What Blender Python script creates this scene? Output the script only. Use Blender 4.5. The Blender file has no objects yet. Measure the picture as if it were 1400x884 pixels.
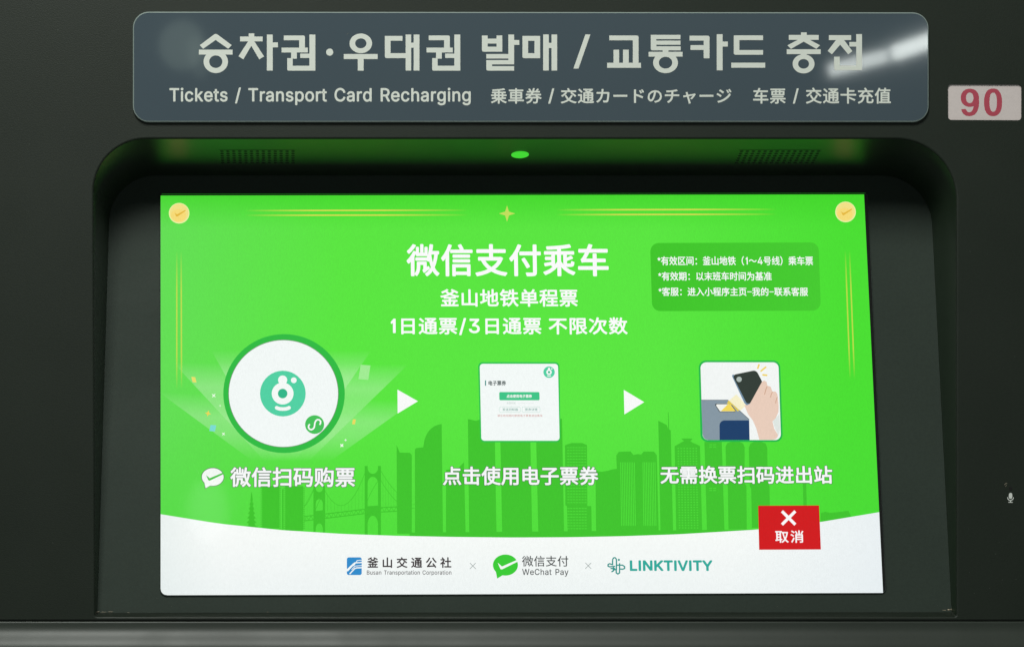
import bpy, math, random, json
from mathutils import Vector, Matrix
from mathutils.geometry import tessellate_polygon
random.seed(7)
C = bpy.context.scene.collection
SC = bpy.context.scene
# ---------------------------------------------------------------- camera
# lengths below are counted in units of U metres; x to the right, d = depth into the machine, z up
U = 0.00062
DIST, PX, PY, CX, CY = 3560.0, 400.0, 650.0, 700.0, 442.0
CAM = Vector((PX - CX, -DIST, CY - PY))
cd = bpy.data.cameras.new('camera'); cam = bpy.data.objects.new('camera', cd); C.objects.link(cam)
cam.location = CAM * U; cam.rotation_euler = (math.pi / 2, 0, 0)
cd.sensor_width = 36; cd.lens = 36 * DIST / 1400
cd.shift_x = (CX - PX) / 1400; cd.shift_y = (PY - CY) / 1400
cd.clip_start = 0.05; cd.clip_end = 100
SC.camera = cam
# ---------------------------------------------------------------- world and lamps
w = bpy.data.worlds.new('World'); SC.world = w; w.use_nodes = True
w.node_tree.nodes['Background'].inputs[0].default_value = (0.85, 1.0, 0.92, 1)
w.node_tree.nodes['Background'].inputs[1].default_value = 0.09
SC.view_settings.view_transform = 'Standard'; SC.view_settings.look = 'None'
SC.view_settings.exposure = 0; SC.view_settings.gamma = 1

def area(name, loc, target, sx, sy, power, col, shape='RECTANGLE', roll=0.0):
    l = bpy.data.lights.new(name, 'AREA'); l.shape = shape; l.size = sx; l.size_y = sy
    l.energy = power; l.color = col
    o = bpy.data.objects.new(name, l); C.objects.link(o); o.location = loc
    q = (Vector(target) - Vector(loc)).to_track_quat('-Z', 'Y')
    o.rotation_euler = (q.to_matrix() @ Matrix.Rotation(roll, 3, 'Z')).to_euler()
    return o

# ceiling luminaire of the hall, up and to the left in front of the machine
area('ceiling_lamp', (-0.48, -1.85, 1.72), (-0.1, 0, 0.0), 0.8, 0.9, 50, (0.97, 1.0, 0.94))
area('added_fill_lamp', (0.15, -3.0, 0.05), (-0.1, 0, -0.1), 0.9, 0.5, 2.5, (0.93, 1.0, 0.95))  # added low frontal fill that softens the recess shadow, no known source

def mirror_lamp(name, a, b, width, rad, col, behind=7.0, shape='RECTANGLE', tilt=0.0, depth=-6.0, up=0.0):
    """hang a lamp in the hall where the polished surface through (depth, up), leaning back by tilt, mirrors it at a-b"""
    nr = Vector((0, -math.cos(tilt), math.sin(tilt))); o0 = Vector((0, depth, up)); ends = []
    for x, y in (a, b):
        d = (Vector((x - CX, 0, CY - y)) - CAM).normalized()
        p = CAM + d * ((o0 - CAM).dot(nr) / d.dot(nr))
        d2 = d - nr * 2 * d.dot(nr); ends.append((p + d2 * (behind / U)) * U)
    A, B = ends
    m = (A + B) / 2; L = (B - A).length
    wd = width * U * (1 + behind / (DIST * U))
    l = bpy.data.lights.new(name, 'AREA'); l.shape = shape; l.size = L; l.size_y = wd
    ar = L * wd * (math.pi / 4 if shape == 'ELLIPSE' else 1)
    l.energy = rad * math.pi * ar; l.color = col
    o = bpy.data.objects.new(name, l); C.objects.link(o); o.location = m
    X = (B - A).normalized(); Z = (m - Vector((0, 0, 0))).normalized(); Z = (Z - X * Z.dot(X)).normalized(); Y = Z.cross(X)
    o.rotation_euler = Matrix((X, Y, Z)).transposed().to_euler()

mirror_lamp('fluorescent_tube_lamp', (1133, 97), (1214, 76), 17, 14, (0.93, 1, 0.97))
mirror_lamp('fluorescent_tube_lamp', (1219, 74), (1300, 46), 20, 19, (0.93, 1, 0.97))
mirror_lamp('added_blob_lamp', (252, 28), (246, 96), 62, 1.0, (0.8, 1, 0.85), shape='ELLIPSE')  # added lamp for the soft blob mirrored in the sign, true source unknown
mirror_lamp('added_blob_lamp', (266, 50), (276, 108), 26, 0.6, (0.8, 1, 0.85), shape='ELLIPSE')  # second added lamp, only shapes the lower right of that blob
mirror_lamp('added_arch_lamp', (284, 654), (284, 742), 56, 1.7, (1, 1, 1), shape='ELLIPSE', tilt=math.radians(10), depth=21.0, up=442.0 - 836)  # added dim lamp, unseen, makes the pale arch mirrored in the screen

# ---------------------------------------------------------------- helpers
def lin(c):
    c = c / 255
    return c / 12.92 if c <= 0.04045 else ((c + 0.055) / 1.055) ** 2.4
def rgb(c): return tuple(lin(v) for v in c[:3]) + ((c[3] if len(c) > 3 else 1.0),)

class Plane:
    def __init__(s, point, normal):
        s.o = Vector(point); s.n = Vector(normal).normalized()          # normal towards the viewer
        s.ex = Vector((1, 0, 0)); s.ey = s.n.cross(s.ex).normalized()
        if s.ey.z < 0: s.ey = -s.ey
    def hit(s, x, y):
        r = Vector((x - CX, 0, CY - y)) - CAM
        t = (s.o - CAM).dot(s.n) / r.dot(s.n)
        return CAM + r * t
    def ab(s, x, y):
        v = s.hit(x, y) - s.o
        return Vector((v.dot(s.ex), v.dot(s.ey)))
    def at(s, a, b, h=0.0): return s.o + s.ex * a + s.ey * b + s.n * h

TILT = math.radians(10)
FRONT = Plane((0, 0, 0), (0, -1, 0))
SIGN = Plane((0, -6, 0), (0, -1, 0))
BN = Vector((0, -math.cos(TILT), math.sin(TILT)))
BACK = Plane((0, 25, CY - 836), BN)
SCREEN = Plane(Vector((0, 25, CY - 836)) + BN * 1.8, BN)

def link(name, verts, faces, mats, parent, smooth=False, cols=None, midx=None):
    me = bpy.data.meshes.new(name)
    me.from_pydata([tuple(Vector(v) * U) for v in verts], [], faces)
    for m in (mats if isinstance(mats, (list, tuple)) else [mats]): me.materials.append(m)
    if midx: me.polygons.foreach_set('material_index', midx)
    if smooth: me.polygons.foreach_set('use_smooth', [True] * len(me.polygons))
    if cols is not None:
        at = me.color_attributes.new('Col', 'FLOAT_COLOR', 'POINT')
        at.data.foreach_set('color', [q for c in cols for q in c])
    me.update()
    o = bpy.data.objects.new(name, me); C.objects.link(o)
    if parent is not None:
        o.parent = parent
        bpy.context.view_layer.update()
        o.matrix_parent_inverse = parent.matrix_world.inverted()
    return o

def round_poly(pts, radii, n=8):
    """closed outline with rounded corners"""
    out = []; N = len(pts)
    if not isinstance(radii, (list, tuple)): radii = [radii] * N
    for i in range(N):
        p = Vector(pts[i][:2]); a = Vector(pts[i - 1][:2]); b = Vector(pts[(i + 1) % N][:2]); r = radii[i]
        if r <= 0: out += [p.copy()] * 1; continue
        u, v = (a - p).normalized(), (b - p).normalized()
        h = math.acos(max(-1, min(1, u.dot(v)))) / 2
        t = r / math.tan(h)
        c = p + (u + v).normalized() * (r / math.sin(h))
        s, e = p + u * t - c, p + v * t - c
        a0 = math.atan2(s.y, s.x); da = math.atan2(e.y, e.x) - a0
        while da > math.pi: da -= 2 * math.pi
        while da < -math.pi: da += 2 * math.pi
        for k in range(n + 1):
            q = a0 + da * k / n; out.append(c + Vector((math.cos(q), math.sin(q))) * r)
    return out
def rect(x0, y0, x1, y1): return [(x0, y0), (x1, y0), (x1, y1), (x0, y1)]
def rrect(x0, y0, x1, y1, r, n=5): return round_poly(rect(x0, y0, x1, y1), r, n)
def ell(cx, cy, rx, ry=None, n=40, a0=0.0, a1=360.0):
    ry = rx if ry is None else ry
    full = abs(a1 - a0) >= 360
    return [(cx + rx * math.cos(math.radians(a0 + (a1 - a0) * k / n)), cy + ry * math.sin(math.radians(a0 + (a1 - a0) * k / n)))
            for k in range(n if full else n + 1)]
def stroke(pts, w, close=False, taper=False):
    """polyline as a list of quads"""
    P = [Vector(p) for p in pts]
    if close: P.append(P[0])
    L, R = [], []
    for i, p in enumerate(P):
        if close: a, b = P[i - 1] if i else P[-2], P[i + 1] if i < len(P) - 1 else P[1]
        else: a, b = P[max(i - 1, 0)], P[min(i + 1, len(P) - 1)]
        d1 = (p - a); d2 = (b - p)
        if d1.length < 1e-9: d1 = d2
        if d2.length < 1e-9: d2 = d1
        d1.normalize(); d2.normalize(); t = (d1 + d2)
        if t.length < 1e-6: t = d1
        t.normalize(); nrm = Vector((-t.y, t.x)); k = 1 / max(0.35, nrm.dot(Vector((-d1.y, d1.x))))
        ww = w / 2 * k
        L.append(p + nrm * ww); R.append(p - nrm * ww)
    return [[L[i], L[i + 1], R[i + 1], R[i]] for i in range(len(P) - 1)]

# ---------------------------------------------------------------- materials
def mat(name):
    m = bpy.data.materials.new(name); m.use_nodes = True
    return m, m.node_tree, m.node_tree.nodes['Principled BSDF']
def plastic(name, col, rough, bump=0.0, scale=900, spec=0.5, var=0.12):
    m, nt, b = mat(name); N = nt.nodes; K = nt.links
    tc = N.new('ShaderNodeTexCoord')
    n1 = N.new('ShaderNodeTexNoise'); n1.inputs['Scale'].default_value = 9; n1.inputs['Detail'].default_value = 6
    K.new(tc.outputs['Object'], n1.inputs['Vector'])
    n3 = N.new('ShaderNodeTexNoise'); n3.inputs['Scale'].default_value = 420; n3.inputs['Detail'].default_value = 2
    K.new(tc.outputs['Object'], n3.inputs['Vector'])
    ad = N.new('ShaderNodeMath'); ad.operation = 'ADD'; K.new(n1.outputs[0], ad.inputs[0]); K.new(n3.outputs[0], ad.inputs[1])
    mr = N.new('ShaderNodeMapRange'); mr.inputs['From Min'].default_value = 0.6; mr.inputs['From Max'].default_value = 1.4
    mr.inputs['To Min'].default_value = 1 - var; mr.inputs['To Max'].default_value = 1 + var
    K.new(ad.outputs[0], mr.inputs['Value'])
    mx = N.new('ShaderNodeVectorMath'); mx.operation = 'SCALE'; mx.inputs[0].default_value = col[:3]
    K.new(mr.outputs[0], mx.inputs['Scale']); K.new(mx.outputs[0], b.inputs['Base Color'])
    b.inputs['Specular IOR Level'].default_value = spec
    n4 = N.new('ShaderNodeTexNoise'); n4.inputs['Scale'].default_value = 14; n4.inputs['Detail'].default_value = 5; n4.inputs['Distortion'].default_value = 0.6
    K.new(tc.outputs['Object'], n4.inputs['Vector'])
    m4 = N.new('ShaderNodeMapRange'); m4.inputs['From Min'].default_value = 0.35; m4.inputs['From Max'].default_value = 0.65
    m4.inputs['To Min'].default_value = rough * 0.94; m4.inputs['To Max'].default_value = min(1, rough * 1.06)
    K.new(n4.outputs[0], m4.inputs['Value']); K.new(m4.outputs[0], b.inputs['Roughness'])
    if bump:
        n2 = N.new('ShaderNodeTexNoise'); n2.inputs['Scale'].default_value = scale; n2.inputs['Detail'].default_value = 2
        K.new(tc.outputs['Object'], n2.inputs['Vector'])
        bp = N.new('ShaderNodeBump'); bp.inputs['Strength'].default_value = bump; bp.inputs['Distance'].default_value = 0.0003
        K.new(n2.outputs[0], bp.inputs['Height']); K.new(bp.outputs[0], b.inputs['Normal'])
    return m
M_BODY = plastic('powder_coated_dark_steel', (0.0170, 0.0232, 0.0168), 0.46, 0.35, spec=0.28)
M_RECESS = plastic('dark_satin_plastic', (0.011, 0.026, 0.010), 0.36, 0.10, spec=1.0)
M_BACK = plastic('dark_bezel_plastic', (0.033, 0.046, 0.037), 0.58, 0.25, spec=0.18)
M_BLACK = plastic('black_display_rim', (0.006, 0.007, 0.006), 0.25)
M_RIM = plastic('glass_edge', (0.05, 0.065, 0.058), 0.16)
M_HOLE = plastic('black_hole', (0.004, 0.004, 0.004), 0.8)
M_PAINT = plastic('white_sign_print', (0.78, 0.81, 0.75), 0.5, var=0.03)
M_RED = plastic('red_number_print', (0.50, 0.065, 0.105), 0.5, var=0.05)
M_LABEL = plastic('pinkish_white_label', (0.72, 0.63, 0.62), 0.4, var=0.04)
M_WORN = plastic('worn_bare_metal', (0.35, 0.30, 0.22), 0.4, var=0.4)
M_DUST = plastic('grey_dust', (0.13, 0.14, 0.12), 0.9)
M_MIC = plastic('white_icon_print', (0.8, 0.82, 0.78), 0.5)
m, nt, b = mat('grey_blue_acrylic'); M_SIGN = m
tc = nt.nodes.new('ShaderNodeTexCoord'); nz = nt.nodes.new('ShaderNodeTexNoise'); nz.inputs['Scale'].default_value = 4
nt.links.new(tc.outputs['Object'], nz.inputs['Vector'])
cr = nt.nodes.new('ShaderNodeMixRGB'); cr.inputs[1].default_value = (0.066, 0.092, 0.116, 1); cr.inputs[2].default_value = (0.080, 0.108, 0.128, 1)
nt.links.new(nz.outputs[0], cr.inputs[0]); nt.links.new(cr.outputs[0], b.inputs['Base Color'])
b.inputs['Roughness'].default_value = 0.036; b.inputs['Specular IOR Level'].default_value = 0.55
m, nt, b = mat('acrylic_edge'); M_EDGE = m
b.inputs['Base Color'].default_value = (0.27, 0.33, 0.31, 1); b.inputs['Roughness'].default_value = 0.45; b.inputs['Specular IOR Level'].default_value = 0.3

def ink(name, alpha):
    m = bpy.data.materials.new(name); m.use_nodes = True; nt = m.node_tree; N = nt.nodes; K = nt.links; N.clear()
    out = N.new('ShaderNodeOutputMaterial'); at = N.new('ShaderNodeAttribute'); at.attribute_name = 'Col'
    em = N.new('ShaderNodeEmission'); em.inputs['Strength'].default_value = 1.0
    tc = N.new('ShaderNodeTexCoord'); mp = N.new('ShaderNodeMapping'); mp.inputs['Scale'].default_value = (1100, 1100, 260)
    K.new(tc.outputs['Object'], mp.inputs['Vector'])
    nz = N.new('ShaderNodeTexNoise'); nz.inputs['Scale'].default_value = 1.0; nz.inputs['Detail'].default_value = 1
    K.new(mp.outputs[0], nz.inputs['Vector'])
    mr = N.new('ShaderNodeMapRange'); mr.inputs['To Min'].default_value = 0.945; mr.inputs['To Max'].default_value = 1.055
    K.new(nz.outputs[0], mr.inputs['Value'])
    sc = N.new('ShaderNodeVectorMath'); sc.operation = 'SCALE'
    K.new(at.outputs['Color'], sc.inputs[0]); K.new(mr.outputs[0], sc.inputs['Scale']); K.new(sc.outputs[0], em.inputs['Color'])
    if alpha:
        tr = N.new('ShaderNodeBsdfTransparent'); mx = N.new('ShaderNodeMixShader')
        K.new(at.outputs['Alpha'], mx.inputs[0]); K.new(tr.outputs[0], mx.inputs[1]); K.new(em.outputs[0], mx.inputs[2])
        K.new(mx.outputs[0], out.inputs['Surface'])
    else: K.new(em.outputs[0], out.inputs['Surface'])
    return m
M_INK = ink('screen_pixels', False); M_GLOW = ink('translucent_screen_pixels', True)
m = bpy.data.materials.new('screen_glass'); m.use_nodes = True; N = m.node_tree.nodes; K = m.node_tree.links; N.clear()
out = N.new('ShaderNodeOutputMaterial'); tr = N.new('ShaderNodeBsdfTransparent'); gl = N.new('ShaderNodeBsdfGlossy'); gl.inputs['Roughness'].default_value = 0.04
fr = N.new('ShaderNodeFresnel'); fr.inputs['IOR'].default_value = 1.45; mx = N.new('ShaderNodeMixShader')
K.new(fr.outputs[0], mx.inputs[0]); K.new(tr.outputs[0], mx.inputs[1]); K.new(gl.outputs[0], mx.inputs[2]); K.new(mx.outputs[0], out.inputs['Surface'])
M_GLASS = m
m, nt, b = mat('green_led'); M_LED = m
b.inputs['Base Color'].default_value = (0.02, 0.3, 0.02, 1)
b.inputs['Emission Color'].default_value = (0.05, 0.62, 0.03, 1); b.inputs['Emission Strength'].default_value = 1.0

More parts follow.
